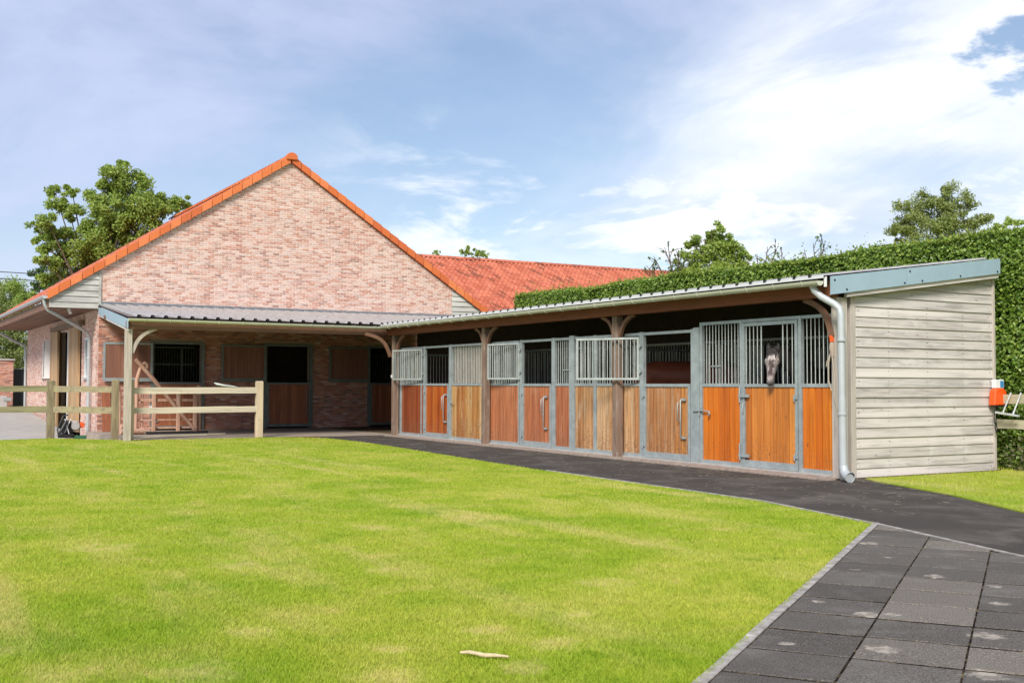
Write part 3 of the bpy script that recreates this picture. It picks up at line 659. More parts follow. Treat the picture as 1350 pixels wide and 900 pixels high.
# the three stable doors in the gable wall, each with its top shutter folded back
def plank_row(parent, along, a, b, n, z0, z1, mat, plane, th=.022, nrm=-1, gap=.014, name='plank'):
    w = (b-a)/n
    if name == 'plank' and gap < .01:
        mb = MB()
        if along == 'x': mb.box(a, plane+.014, z0+.003, b, plane+th+.004, z1-.003)
        else: mb.box(plane+.014, a, z0+.003, plane+th+.006, b, z1-.003)
        part('backing', mb, DARKIN, parent)
    for k in range(n):
        p0, p1 = a+k*w+gap/2, a+(k+1)*w-gap/2; j = random.uniform(-.0015,.0015)
        mb = MB()
        if along == 'x': mb.box(p0, plane+j, z0, p1, plane+th, z1)
        else: mb.box(plane+j, p0, z0, plane+th, p1, z1)
        part(name, mb, mat, parent)
for i, (a, b) in enumerate(HX):
    fr = MB(); t=.07
    fr.box(a-.05,21.93,-.02,a+.03,22.1,2.62).box(b-.03,21.93,-.02,b+.05,22.1,2.62).box(a+.03,21.932,2.55,b-.03,22.1,2.62)
    part('door_frame', fr, GALV_DARK, bld)
    d = MB().box(a+.035,21.90,.05,a+.085,21.95,1.42).box(b-.085,21.90,.05,b-.035,21.95,1.42).box(a+.085,21.902,1.36,b-.085,21.95,1.42).box(a+.085,21.902,.05,b-.085,21.95,.13)
    dr = part('door', d, GALV_DARK, bld)
    plank_row(dr, 'x', a+.09, b-.09, 11, .13, 1.355, W_LOW, 21.915, gap=.003)
    part('handle', MB().tube([(b-.17,21.90,1.25),(b-.17,21.86,1.22),(b-.17,21.86,.38),(b-.17,21.90,.35)], .014, 6), GALV_DARK, dr)
    for hz_ in (.24, 1.24): part('hinge', MB().box(a+.03,21.885,hz_,a+.16,21.9,hz_+.04), GALV_DARK, dr)
    s = MB(); x0, x1 = a-1.41, a-.02; z0, z1 = 1.44, 2.57
    s.box(x0,21.87,z0,x0+.06,21.92,z1).box(x1-.06,21.87,z0,x1,21.92,z1).box(x0+.06,21.872,z1-.06,x1-.06,21.92,z1).box(x0+.06,21.872,z0,x1-.06,21.92,z0+.10)
    sh = part('shutter', s, GALV if i == 0 else GALV_DARK, bld)
    plank_row(sh, 'x', x0+.062, x1-.062, 12, z0+.1, z1-.062, W_SHUT, 21.885, gap=.003)
# what shows inside the first and third doors: the dark bars of the inner boxes
for k in range(24):
    x = -5.3+k*.085; part('inner_bar', MB().tube([(x,23.6,.1),(x,23.6,2.5)], .011, 5), GALV_DARK, bld)
part('inner_rail', MB().box(-5.5,23.57,1.95,-3.5,23.63,2.0).box(-5.5,23.57,2.48,-3.5,23.63,2.53).box(-3.95,23.5,0,-3.88,23.58,2.5), GALV_DARK, bld)
for k in range(20):
    x = 1.6+k*.09; part('inner_bar', MB().tube([(x,23.4,.1),(x,23.4,2.4)], .011, 5), GALV_DARK, bld)
part('inner_wall', MB().box(-6.2,24.4,-.2,4.4,24.5,3.5), DARKIN, bld)
part('inner_ceiling', MB().box(-6.2,22.35,3.3,4.4,37.2,3.35), DARKIN, bld)
part('leaning_board', MB().bar((-6.5,21.7,.0),(-6.5,21.93,1.2),.2,.03,(0,1,0)), W_LOW, bld) if False else None
single('leaning_board', MB().bar((-6.47,21.62,.0),(-6.47,21.86,1.27),.24,.03,(0,-1,0)), W_LOW, 'dark red board leaning on the brick wall left of the first door', 'board')

# ------------------------------------------------------------------ porch roof and stable roof
M1, M2, ZE = .107, .125, 2.985
zp = lambda y: ZE+(y-15.93)*M1
zs_ = lambda x: ZE+(x+.46)*M2
def yv(x): return 15.93+max(0, (x+.46))*M2/M1
porch = thing('porch', 'dark ribbed porch roof on a pale post along the brick gable wall', 'porch', (-3.5,19,0))
stb = thing('stable_row', 'long low stable shed with grey boarded end and dark ribbed roof beside the hedge', 'stable', (1.75,8,0))
PITCH = .318
sheetm = MB(); ends = MB(); x = -7.08; k = 0
while x < 4.5:
    for (xa, xb, hz) in ((x, x+.20, 0), (x+.20, x+.226, None), (x+.226, x+.290, .055), (x+.290, x+.318, None)):
        h0 = {0:0,.055:.055}.get(hz, 0 if xa < x+.21 else .055); h1 = {0:0,.055:.055}.get(hz, .055 if xa < x+.21 else 0)
        ya, yb = (15.90 if xa < -.46 else yv(xa)), (15.90 if xb < -.46 else yv(xb))
        # the roof's left edge runs in slightly towards the wall
        e = lambda xx: xx+(.40*(1-min(1,(xx+7.08)/.45)) if xx < -6.63 else 0)
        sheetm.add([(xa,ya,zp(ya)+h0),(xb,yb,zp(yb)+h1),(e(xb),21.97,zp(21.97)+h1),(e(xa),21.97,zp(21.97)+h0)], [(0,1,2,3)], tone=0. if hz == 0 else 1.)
    if x+.3 < -.46: ends.box(x+.244,15.908,zp(15.91)-.004,x+.309,15.93,zp(15.91)+.030)
    x += PITCH
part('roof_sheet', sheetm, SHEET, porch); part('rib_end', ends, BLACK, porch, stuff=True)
part('roof_lining', MB().poly([(-7.0,15.98,zp(15.98)-.06),(-.4,15.98,zp(15.98)-.06),(3.4,21.7,zp(21.9)-.06),(3.4,21.97,zp(21.97)-.06),(-6.7,21.97,zp(21.97)-.06)][::-1], (0,0,.045)), DARKIN, porch)
part('end_panel', MB().poly([(-7.09,15.9,2.93),(-7.09,15.9,2.70),(-6.69,21.96,3.36),(-6.69,21.96,3.60)], (.02,0,0)), BLUEGREY, porch)
part('end_batten', MB().poly([(-7.075,15.95,2.69),(-7.075,15.95,2.64),(-6.68,21.94,3.31),(-6.68,21.94,3.36)], (.04,0,0)), W_GABLE, porch)
part('gutter', gutter_mb((-7.08,15.84,2.935),(-.38,15.84,2.915),.07), GUTTER, porch)
for k in range(11): 
    x0 = -6.7+k*.6; part('bracket', MB().tube([(x0,15.84+.078*math.cos(a),2.933-.078*math.sin(a)) for a in [math.pi*q/6 for q in range(7)]], .008, 4), GUTTER, porch)
part('beam', MB().box(-7.08,16.02,2.70,-.1,16.16,2.88), W_BEAMX, porch)
for k in range(10):
    x0 = -6.4+k*.68; part('rafter', MB().bar((x0,16.16,zp(16.16)-.13),(x0,21.96,zp(21.96)-.13),.06,.14), W_BEAM, porch)
for y0 in (18.2, 20.2): part('purlin', MB().box(-6.85,y0,zp(y0)-.30,.5,y0+.08,zp(y0)-.20), W_BEAMX, porch)
pp = part('post', MB().box(-7.10,16.03,-.02,-6.94,16.19,2.70), W_POSTP, porch, .01)
def brace(a, b, bow, w=.07, t=.06, n=9, mat=W_BRACE, parent=None, wid=(0,0,1)):
    a, b, bow = Vector(a), Vector(b), Vector(bow); pts = [a.lerp(b, i/n)+bow*math.sin(math.pi*i/n) for i in range(n+1)]
    d0 = (b-a).normalized(); side = d0.cross(bow).normalized()*t/2; mb = MB(); secs = []
    for i, p in enumerate(pts):
        d = (pts[min(i+1,n)]-pts[max(i-1,0)]).normalized(); o = d.cross(side).normalized()*w/2
        secs.append([p-o-side, p+o-side, p+o+side, p-o+side, p-o-side])
    mb.strip(secs); mb.add(secs[0][:4], [(0,1,2,3)]); mb.add(secs[-1][:4], [(3,2,1,0)])
    return part('brace', mb, mat, parent)
brace((-6.93,16.1,2.12),(-6.35,16.1,2.72),(-.09,0,.09), .08, mat=W_POSTP, parent=porch)
brace((-.22,15.9,2.12),(-.95,15.9,2.72),(.12,0,.12), .09, mat=W_BRACE, parent=stb)
# stable roof sheets, ribs across the row
sm_ = MB(); y = -.10; en = MB()
while y < 21.9:
    for (ya, yb, h0, h1) in ((y,y+.235,0,0),(y+.235,y+.26,0,.032),(y+.26,y+.293,.032,.032),(y+.293,y+.318,.032,0)):
        if ya > 21.95: continue
        xs0 = lambda yy: -.49 if yy < 15.93 else -.46+(yy-15.93)*M1/M2
        xa, xb = xs0(ya), xs0(yb)
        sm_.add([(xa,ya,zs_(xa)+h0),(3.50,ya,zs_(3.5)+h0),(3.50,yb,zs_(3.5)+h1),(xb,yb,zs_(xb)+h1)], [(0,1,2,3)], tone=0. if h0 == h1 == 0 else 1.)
    if y < 15.5: en.box(-.516,y+.244,zs_(-.48)-.012,-.492,y+.300,zs_(-.48)+.026)
    y += PITCH
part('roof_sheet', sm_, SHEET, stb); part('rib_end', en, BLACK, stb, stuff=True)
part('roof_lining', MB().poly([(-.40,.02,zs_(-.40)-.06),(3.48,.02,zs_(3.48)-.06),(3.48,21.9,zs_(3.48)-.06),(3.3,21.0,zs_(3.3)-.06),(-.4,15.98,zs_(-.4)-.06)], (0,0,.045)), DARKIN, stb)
part('gutter', gutter_mb((-.535,15.80,2.925),(-.535,-.06,2.905),.07), GUTTER, stb)
for k in range(27): 
    y0 = .25+k*.6; part('bracket', MB().tube([(-.535-.078*math.cos(a),y0,2.915-.078*math.sin(a)) for a in [math.pi*q/6 for q in range(7)]], .008, 4), GUTTER, stb)
part('drip_edge', MB().box(-.512,-.09,2.945,-.495,15.9,2.988), DRIP, stb)
part('eave_trim', MB().box(-.455,-.09,2.82,-.43,-.055,2.97), WHITE, stb)
part('beam', MB().box(-.26,.0,2.69,-.10,16.0,2.93), W_BEAM, stb)
for k in range(25):
    y0 = .3+k*.64; part('rafter', MB().bar((-.09,y0,zs_(-.09)-.125),(3.46,y0,zs_(3.46)-.125),.06,.12), W_BEAMX, stb)
# end fascia (two folded sheets), trim under it
zf0 = lambda x: 2.715+(x+.37)*.1325
for a, b in ((-.37,1.245),(1.255,3.50)):
    part('fascia_panel', MB().poly([(a,-.115,zf0(a)),(b,-.115,zf0(b)),(b,-.115,zf0(b)+.262-(b+.37)*.006),(a,-.115,zf0(a)+.262-(a+.37)*.006)][::-1], (0,.02,0)).poly([(a,-.115,zf0(a)),(b,-.115,zf0(b)),(b,-.085,zf0(b)),(a,-.085,zf0(a))], (0,0,-.008)), BLUEGREY, stb)
sc_ = MB()
for x0, dz0 in ((-.30,.2),(-.05,.04),(1.2,.03),(1.32,.2),(1.6,.03),(3.42,.03),(2.5,.03)):
    z0 = zf0(x0)+dz0; sc_.tube([(x0,-.128,z0),(x0,-.113,z0)], .014, 6)
part('screw', sc_, BLACK, stb)
part('barge_board', MB().poly([(.0,-.08,zf0(0)-.0),(.0,-.08,zf0(0)-.075),(3.5,-.08,zf0(3.5)-.075),(3.5,-.08,zf0(3.5)-.0)], (0,.06,0)), W_CLAD, stb)
# silvered boards of the end wall, each lapping the one below
z = -.02; k = 0; bh = .1525
while z < 3.2:
    z1 = z+bh; pl = [(.30,z),(3.49,z),(3.49,z1-.002),(.30,z1-.002)]
    pl = clip(pl, .1325, -1, 2.715+.37*.1325-.06)
    if len(pl) >= 3:
        n = len(pl); wob = random.uniform(-.002,.003)
        f = [(x, .066-.020*(1-(q-z)/bh)+wob, q) for x,q in pl]; bk = [(x,.12,q) for x,q in pl]
        part('cladding_board', MB().add(f+bk, [tuple(range(n))]+[(i,n+i,n+(i+1)%n,(i+1)%n) for i in range(n)]+[tuple(range(n,2*n))[::-1]]), W_CLAD, stb)
    z = z1; k += 1
nl = MB()
for k_ in range(18):
    for xn in (.36, 1.02, 1.9, 2.75, 3.42):
        zn = -.02+k_*.1525+.06
        for dz2 in (-.03, .03):
            if zn+dz2 < 2.62+.13*xn: nl.tube([(xn+random.uniform(-.02,.02),.046,zn+dz2),(xn,.062,zn+dz2)], .0035, 5)
part('nail', nl, BLACK, stb, stuff=True)
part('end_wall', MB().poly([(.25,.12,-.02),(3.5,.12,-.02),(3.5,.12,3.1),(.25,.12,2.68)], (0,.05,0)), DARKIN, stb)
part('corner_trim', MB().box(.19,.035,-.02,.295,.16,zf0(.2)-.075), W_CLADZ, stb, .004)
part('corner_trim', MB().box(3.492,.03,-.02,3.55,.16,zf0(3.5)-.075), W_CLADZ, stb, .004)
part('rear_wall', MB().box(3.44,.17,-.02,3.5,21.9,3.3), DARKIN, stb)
# posts with curved braces
for yb_ in (15.70, 10.67, 5.48):
    m_ = MB().box(-.20,yb_,.0,-.05,yb_+.155,2.69); part('post', m_, W_POST, stb, .008)
    if yb_ < 15: 
        brace((-.13,yb_+.16,2.28),(-.13,yb_+.57,2.69),(0,-.06,.075), .07, parent=stb)
        brace((-.13,yb_,2.28),(-.13,yb_-.48,2.69),(0,.06,.075), .07, parent=stb)
    else: brace((-.13,yb_-.02,2.18),(-.13,yb_-.55,2.69),(0,.08,.09), .08, parent=stb)
brace((-.13,.10,2.10),(-.13,.66,2.69),(0,-.10,.10), .085, parent=stb)
part('post', MB().box(-.12,.015,0,.10,.13,2.69), W_CLADZ, stb, .006)
part('switch_box', MB().box(-.235,15.74,1.55,-.203,15.82,1.63), WHITE, stb)
dp = MB().tube([(-.47,.16,2.86),(-.46,.12,2.77),(-.43,.02,2.68),(-.36,-.17,2.56),(-.33,-.23,2.50),(-.32,-.25,2.40),(-.32,-.26,1.15)], .053, 12).tube([(-.32,-.26,1.20),(-.32,-.27,.20)], .059, 12).tube([(-.32,-.27,.22),(-.32,-.29,.13),(-.34,-.36,.08),(-.36,-.44,.06)], [.066,.07,.074,.08], 12, cap=False)
dp.tube([(-.36,-.425,.0625),(-.359,-.41,.064)], .072, 12)
for z0 in (2.02,.95): dp.tube([(-.32,-.26,z0),(-.32,-.26,z0+.03)], .074, 12).bar((-.32,-.2,z0+.015),(-.02,.02,z0+.015),.02,.02)
part('downpipe', dp, ZINC, stb)

# ------------------------------------------------------------------ the four stable fronts
barcache = {}
def bar_mesh(h, r=.0085):
    key = round(h,3), r
    if key not in barcache: barcache[key] = MB().tube([(0,0,0),(0,0,h)], r, 6).mesh('bar', GALV_BAR)
    return barcache[key]
def bars(parent, y0, y1, z0, z1, x=.012, step=.082):
    n = max(1, round((y1-y0)/step)); s = (y1-y0)/n
    for k in range(1, n): link(bar_mesh(z1-z0), 'bar', parent, (x, y0+k*s, z0))
FW = .05
def frame_rect(mb, y0, y1, z0, z1, x0=-.025, x1=.03, w=FW, bot=None):
    bot = bot or w
    mb.box(x0,y0,z0,x1,y0+w,z1); mb.box(x0,y1-w,z0,x1,y1,z1); mb.box(x0+.002,y0+w,z1-w,x1-.002,y1-w,z1); mb.box(x0+.002,y0+w,z0,x1-.002,y1-w,z0+bot)
def panel(fr, root, y0, y1, ztop, npl, mat, upper='bars', zm=1.35):
    """fixed panel: planks below the mid rail, bars above"""
    frm = fr; frm.box(-.022,y0,zm,.027,y1,zm+.055); frm.box(-.022,y0,.03,.027,y1,.10); frm.box(-.022,y0,ztop-.05,.027,y1,ztop)
    plank_row(root, 'y', y0+.004, y1-.004, npl, .10, zm, mat, -.008, .03)
    if upper == 'bars': bars(root, y0, y1, zm+.055, ztop-.05)
def lower_door(root, y0, y1, npl, mat, ztop=1.36, full=None, handle_side=-1):
    f = MB(); zt = full or ztop+.04; frame_rect(f, y0, y1, .045, zt, -.035, .02, .055, .11)
    if full: f.box(-.033,y0+.055,ztop,.018,y1-.055,ztop+.05)
    d = part('door', f, GALV, root)
    plank_row(d, 'y', y0+.06, y1-.06, npl, .155, ztop-(0 if full else .015), mat, -.012, .025)
    hy = y1-.02 if handle_side < 0 else y0+.02
    h = MB()
    for z in (.24,1.16): part('hinge', MB().box(-.06,hy-.03,z,-.035,hy+.05,z+.035).tube([(-.05,hy+.035,z-.03),(-.05,hy+.035,z+.07)], .013, 6), GALV, d)
    return d
def bolt_bar(d, y, z0=.45, z1=1.12):
    h = MB().tube([(-.05,y,z0),(-.085,y+.0,z0+.01),(-.085,y,z1-.01),(-.05,y,z1)], .011, 6).tube([(-.06,y+.07,z0+.3),(-.095,y+.07,z0+.3),(-.095,y+.07,z1-.05),(-.06,y+.07,z1-.05)], .010, 6)
    h.box(-.06,y-.09,z0-.02,-.036,y+.02,z0+.02).box(-.06,y-.09,z1-.02,-.036,y+.02,z1+.02); part('handle', h, GALV, d)
def window_leaf(root, hinge, length, ang, z0, z1, n):
    """barred upper leaf swung open; ang = degrees off the wall plane"""
    c, s = math.cos(R(ang)), math.sin(R(ang)); hx, hy = hinge
    P = lambda t, off=0: (hx-s*t-c*off*0, hy+c*t)
    mb = MB()
    for t in (.02, length-.02): x, y = P(t); mb.bar((x,y,z0),(x,y,z1),.04,.04,(s,-c,0))
    for z in (z0+.02, z1-.02):
        (xa,ya),(xb,yb) = P(.04),P(length-.04); mb.bar((xa,ya,z),(xb,yb,z),.038,.038)
    w = part('window_grille', mb, GALV_BAR, root)
    for k in range(1, n):
        x, y = P(.02+(length-.04)*k/n); link(bar_mesh(z1-z0-.07), 'bar', w, (x,y,z0+.035))
    for z in (z0+.16, z1-.16):
        hg = MB().tube([(hx-.01,hy-.03,z-.04),(hx-.01,hy-.03,z+.04)], .014, 6).box(hx-.02,hy-.07,z-.02,hx+.01,hy+.03,z+.015)
        part('hinge', hg, GALV, w)
    return w
def front(label, ypos): return thing('horse_box', label, 'horse box', (0, ypos, 0), 'barred fronts of the stable row')
# far front
f1 = front('farthest stable front, red and tan planks with its small barred window folded left', 13.4); F = MB()
F.box(-.03,15.60,.03,.035,15.70,2.36); F.box(-.03,14.17,.03,.035,14.24,2.36); F.box(-.03,12.68,.03,.035,12.80,2.36); F.box(-.022,12.8,2.30,.03,14.17,2.35); F.box(-.022,12.8,.03,.03,14.17,.045)
F.box(-.022,14.24,1.405,.027,14.40,1.40); F.box(-.03,14.36,.03,.033,14.40,1.35)
panel(F, f1, 14.24, 15.60, 2.35, 11, W_P1); panel(F, f1, 10.87, 12.68, 2.35, 14, W_T1)
part('frame', F, GALV, f1); d = lower_door(f1, 12.82, 14.16, 10, W_D1); bolt_bar(d, 12.99)
window_leaf(f1, (-.05,14.28), 1.36, 9, 1.49, 2.29, 15)
plank_row(f1, 'y', 10.9, 12.66, 16, 1.41, 2.3, W_GREYS, .05, .02, gap=.03, name='slat')
part('latch', MB().tube([(-.04,12.7,.92),(-.07,12.62,.92),(-.07,12.5,.92)], .012, 6), GALV, f1)
# second front
f2 = front('dull red planked stable front between the first and second brown posts', 9.0); F = MB()
F.box(-.03,9.28,.03,.035,9.36,2.36); F.box(-.03,9.40,.03,.03,9.44,2.34); F.box(-.03,7.93,.03,.035,8.06,2.36); F.box(-.04,7.20,.03,.05,7.37,2.38); F.box(-.022,8.06,2.30,.03,9.28,2.35)
panel(F, f2, 9.44, 10.84, 2.35, 12, W_B2); panel(F, f2, 7.37, 7.93, 2.35, 6, W_B2)
part('frame', F, GALV, f2); d = lower_door(f2, 8.08, 9.27, 10, W_B2); bolt_bar(d, 8.30)
window_leaf(f2, (-.05,9.36), 1.14, 8, 1.49, 2.30, 14)
part('hatch_rail', MB().bar((-.005,7.40,1.68),(-.005,7.66,1.68),.015,.02), GALV, f2)
# third front
f3 = front('bleached tan and orange planked front whose barred window stands open over a brown post', 5.3); F = MB()
F.box(-.03,4.87,.03,.035,4.99,2.36); F.box(-.04,3.27,.03,.05,3.42,2.38); F.box(-.03,6.42,.03,.035,6.51,2.36); F.box(-.03,3.43,.03,.03,3.50,2.36); F.box(-.022,3.5,2.30,.03,4.87,2.35)
panel(F, f3, 6.51, 7.19, 2.35, 7, W_P3); panel(F, f3, 4.99, 6.42, 2.35, 14, W_P3)
part('frame', F, GALV, f3); d = lower_door(f3, 3.52, 4.86, 12, W_D3); bolt_bar(d, 3.72)
window_leaf(f3, (-.05,4.97), 1.38, 24, 1.47, 2.27, 16)
# nearest front, taller, with the grey horse
f4 = front('nearest stable front, bright orange varnished planks with a grey horse looking out', 1.7); F = MB(); ZT = 2.46
F.box(-.03,3.20,.03,.035,3.26,ZT); F.box(-.03,2.19,.03,.035,2.24,ZT); F.box(-.03,.84,.03,.035,.90,ZT); F.box(-.03,.13,.03,.035,.155,1.36); F.box(-.022,.9,ZT-.05,.03,2.19,ZT)
panel(F, f4, 2.24, 3.20, ZT, 7, W_VARN); panel(F, f4, .155, .84, ZT, 5, W_VARN)
part('frame', F, GALV, f4); d = lower_door(f4, .92, 2.18, 8, W_DOOR4, 1.35, 2.40, 1)
for y in [1.05,1.16] : link(bar_mesh(.95), 'bar', d, (-.008,y,1.40))
for y in [1.255,1.745,1.835,1.925,2.015,2.1,.985] : link(bar_mesh(.95,.0095 if y not in (1.255,1.745) else .013), 'bar', d, (-.008,y,1.40))
for za, zb, zc in ((.20,.15,.42),(1.18,1.1,1.35)): part('latch', MB().box(-.07,2.0,za,-.04,2.24,za+.05).tube([(-.06,2.215,zb),(-.06,2.215,zc)], .014, 6), GALV, d)
part('handle', MB().tube([(-.055,2.13,.92),(-.075,2.12,.95),(-.075,2.12,1.05),(-.055,2.13,1.08)], .01, 6), GALV, d)
part('latch', MB().tube([(-.05,3.42,.92),(-.06,3.3,.93),(-.06,3.14,.94),(-.06,2.99,.93)], .013, 6).tube([(-.06,2.99,.93),(-.075,2.95,.9),(-.075,2.97,.86),(-.06,3.01,.87)], .013, 6).tube([(-.055,3.25,.85),(-.055,3.25,.99)], .012, 6), GALV, f4)
for k in range(5): part('hatch_rail', MB().bar((-.005,2.75,1.70),(-.005,2.98,1.70),.015,.02), GALV, f4) if k == 0 else None
# partitions between the boxes and at their backs (inside the row)
for i, (y, zt) in enumerate(((3.30,2.15),(7.27,2.15),(10.9,2.2),(15.6,2.2))):
    t = thing('box_partition', ['partition of dark boards and upright bars beside the nearest stable', 'partition of dark boards and bars behind the open barred window', 'partition of dark boards and bars behind the middle post', 'dark partition at the corner end of the stable row'][i], 'partition', (1.75,y,0))
    part('rail', MB().box(.06,y-.025,1.33,3.4,y+.025,1.38).box(.06,y-.025,zt-.05,3.4,y+.025,zt), GALV, t)
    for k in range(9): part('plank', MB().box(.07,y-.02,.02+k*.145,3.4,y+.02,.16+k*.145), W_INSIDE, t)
    for k in range(36): link(bar_mesh(zt-.05-1.38), 'bar', t, (.12+k*.091,y,1.38))
for i, (ya, yb) in enumerate(((.25,3.2),(3.4,7.15),(7.4,10.8),(11.0,15.5))):
    t = thing('rear_grille', ['row of upright bars at the back of the nearest stable', 'row of upright bars at the back of the stable with the brown horse', 'row of upright bars at the back of the dull red stable', 'row of upright bars at the back of the farthest stable'][i], 'grille', (3.3,(ya+yb)/2,0))
    part('rail', MB().box(3.30,ya,1.30,3.34,yb,1.36).box(3.30,ya,2.28,3.34,yb,2.33), GALV_BAR, t)
    n = int((yb-ya)/.1)
    for k in range(n): link(bar_mesh(.92), 'bar', t, (3.32, ya+.05+k*.1, 1.36))

# ------------------------------------------------------------------ horses
def loft(mb, rings, n=16):
    """rings: (centre, axis_a*ra, axis_b*rb) vectors"""
    rs = [[Vector(c)+Vector(a)*math.cos(2*math.pi*k/n)+Vector(b)*math.sin(2*math.pi*k/n) for k in range(n)] for c,a,b in rings]
    vs = [v for r_ in rs for v in r_]; fs = []
    for i in range(len(rs)-1):
        for k in range(n): fs.append((i*n+k, i*n+(k+1)%n, (i+1)*n+(k+1)%n, (i+1)*n+k))
    fs.append(tuple(range(n))[::-1]); fs.append(tuple(range((len(rs)-1)*n, len(rs)*n)))
    mb.add(vs, fs, True)
def along(mb, pts, ra, rb, upv=(0,0,1), n=16):
    pts = [Vector(p) for p in pts]; rings = []
    for i, p in enumerate(pts):
        d = (pts[min(i+1,len(pts)-1)]-pts[max(i-1,0)]).normalized(); sd = d.cross(Vector(upv)).normalized(); u2 = sd.cross(d).normalized()
        rings.append((p, sd*ra[i], u2*rb[i]))
    loft(mb, rings, n)
def make_horse(label, mat, muzzle, face, poll_dz, body, mane_mat, group=None, voxel=.017):
    """muzzle: tip; face: horizontal unit vector the head looks along; body: (withers, croup) points"""
    root = thing('horse', label, 'horse', (body[0][0], body[0][1], 0), group)
    F3 = Vector(face).normalized(); mz = Vector(muzzle); side = Vector((-F3.y, F3.x, 0))
    hd = (Vector((0,0,1))*poll_dz - F3*.24*(1 if poll_dz>0 else .3)); Lh = hd.length; ax = hd.normalized()   # from muzzle to poll
    fr = (F3 - ax*F3.dot(ax)).normalized()                                 # out of the forehead
    mb = MB()
    prof = [(-.03,.030,.028,0),(0,.052,.050,.0),(.06,.062,.068,-.008),(.14,.058,.074,-.012),(.26,.060,.090,-.028),(.40,.074,.115,-.048),(.54,.094,.140,-.07),(.64,.112,.152,-.08),(.76,.106,.148,-.08),(.90,.088,.130,-.08),(1.02,.066,.10,-.085)]
    loft(mb, [(mz+ax*(t*Lh)+fr*(off+.05), side*a, fr*b) for t,a,b,off in prof], 18)
    # cheeks and brows
    for s_ in (-1,1):
        c = mz+ax*(.66*Lh)+side*s_*.088+fr*.02
        loft(mb, [(c-ax*.05, side*.018, fr*.02),(c-ax*.02, side*.034, fr*.04),(c+ax*.02, side*.034, fr*.04),(c+ax*.05, side*.018, fr*.02)], 8)
        e0 = mz+ax*(1.0*Lh)+side*s_*.062-fr*.05
        along(mb, [e0, e0+Vector((0,0,.05))+side*s_*.012, e0+Vector((0,0,.10))+side*s_*.02, e0+Vector((0,0,.155))+side*s_*.01], [.03,.036,.028,.006], [.022,.026,.02,.006], fr, 8)
    poll = mz+ax*(.93*Lh)-fr*.06; wi = Vector(body[0]); cr = Vector(body[1]); bd = (cr-wi).normalized()
    neck = [poll, poll.lerp(wi+Vector((0,0,-.10)), .3)+Vector((0,0,.04)), poll.lerp(wi+Vector((0,0,-.18)), .65)+Vector((0,0,.02)), wi+Vector((0,0,-.30)), wi+Vector((0,0,-.36))+bd*.25]
    along(mb, neck, [.075,.095,.13,.19,.22], [.125,.175,.235,.31,.34])
    bp = [wi+Vector((0,0,-.40))-bd*.18, wi+Vector((0,0,-.35)), wi+Vector((0,0,-.34))+bd*.3, wi.lerp(cr,.55)+Vector((0,0,-.32)), cr+Vector((0,0,-.30))-bd*.15, cr+Vector((0,0,-.34))+bd*.12, cr+Vector((0,0,-.40))+bd*.26]
    along(mb, bp, [.12,.235,.29,.315,.29,.24,.10], [.2,.34,.345,.335,.315,.28,.14])
    bs = Vector((-bd.y, bd.x, 0))
    for s_ in (-1,1):
        q = wi+bs*s_*.15-bd*.02; along(mb, [(q.x,q.y,1.0),(q.x,q.y,.75),(q.x,q.y,.50),(q.x,q.y,.46),(q.x,q.y,.18),(q.x,q.y,.10),(q.x,q.y,.0)], [.11,.075,.055,.05,.034,.045,.065], [.13,.085,.06,.055,.038,.048,.07], bd, 10)
        q = cr+bs*s_*.16+bd*.02; g1 = q+bd*.10; along(mb, [(q.x,q.y,1.05),(q.x-bd.x*.06,q.y-bd.y*.06,.80),(g1.x,g1.y,.55),(g1.x,g1.y,.47),(g1.x-bd.x*.04,g1.y-bd.y*.04,.16),(g1.x-bd.x*.05,g1.y-bd.y*.05,.09),(g1.x-bd.x*.06,g1.y-bd.y*.06,.0)], [.14,.12,.065,.055,.036,.045,.065], [.19,.14,.08,.065,.04,.048,.07], bd, 10)
    o = part('body', mb, mat, root); rm = o.modifiers.new('remesh','REMESH'); rm.mode='VOXEL'; rm.voxel_size=voxel; rm.use_smooth_shade=True
    smo = o.modifiers.new('smooth','SMOOTH'); smo.factor=.5; smo.iterations=4
    for s_ in (-1,1):
        c = mz+ax*(.645*Lh)+side*s_*.098+fr*.042
        part('eye', MB().tube([c-side*s_*.02, c-side*s_*.008, c+side*s_*.004, c+side*s_*.012], [.012,.017,.014,.004], 10), EYE, root)
        c = mz+ax*.035+side*s_*.036+fr*.075
        part('nostril', MB().tube([c-fr*.02, c, c+fr*.006], [.012,.014,.004], 8), EYE, root)
    hr = MB()
    for k in range(110):
        t = random.random(); b0 = mz+ax*(Lh*(.98+.04*random.random()))+side*random.uniform(-.06,.06)+fr*(.03+.04*random.random()); l_ = random.uniform(.08,.20)
        e = b0-ax*l_+fr*random.uniform(.03,.05)+side*random.uniform(-.04,.04); hr.tube([b0, b0.lerp(e,.5)+fr*.03, e], [.008,.007,.001], 4)
    part('forelock', hr, mane_mat, root)
    mn = MB(); ps = [neck[0]+Vector((0,0,.13)), neck[1]+Vector((0,0,.17)), neck[2]+Vector((0,0,.235)), wi+Vector((0,0,.02))]
    for k in range(260):
        t = random.random()*2.98; i = int(t); p_ = ps[i].lerp(ps[i+1], t-i); d_ = bs*(.10+.05*random.random()); e = p_+d_+Vector((0,0,-random.uniform(.14,.30)))
        mn.tube([p_, p_+d_*.7+Vector((0,0,-.02)), e], [.009,.008,.001], 4)
    part('mane', mn, mane_mat, root)
    tp = cr+Vector((0,0,-.16))+bd*.22; tm = MB()
    for k in range(40):
        o_ = Vector((random.uniform(-.05,.05),random.uniform(-.05,.05),0)); tm.tube([tp+o_*.4, tp+bd*.09+Vector((0,0,-.2))+o_, tp+bd*.07+Vector((0,0,-.75-random.random()*.15))+o_*1.4], [.012,.014,.003], 4)
    part('tail', tm, mane_mat, root)
    return root
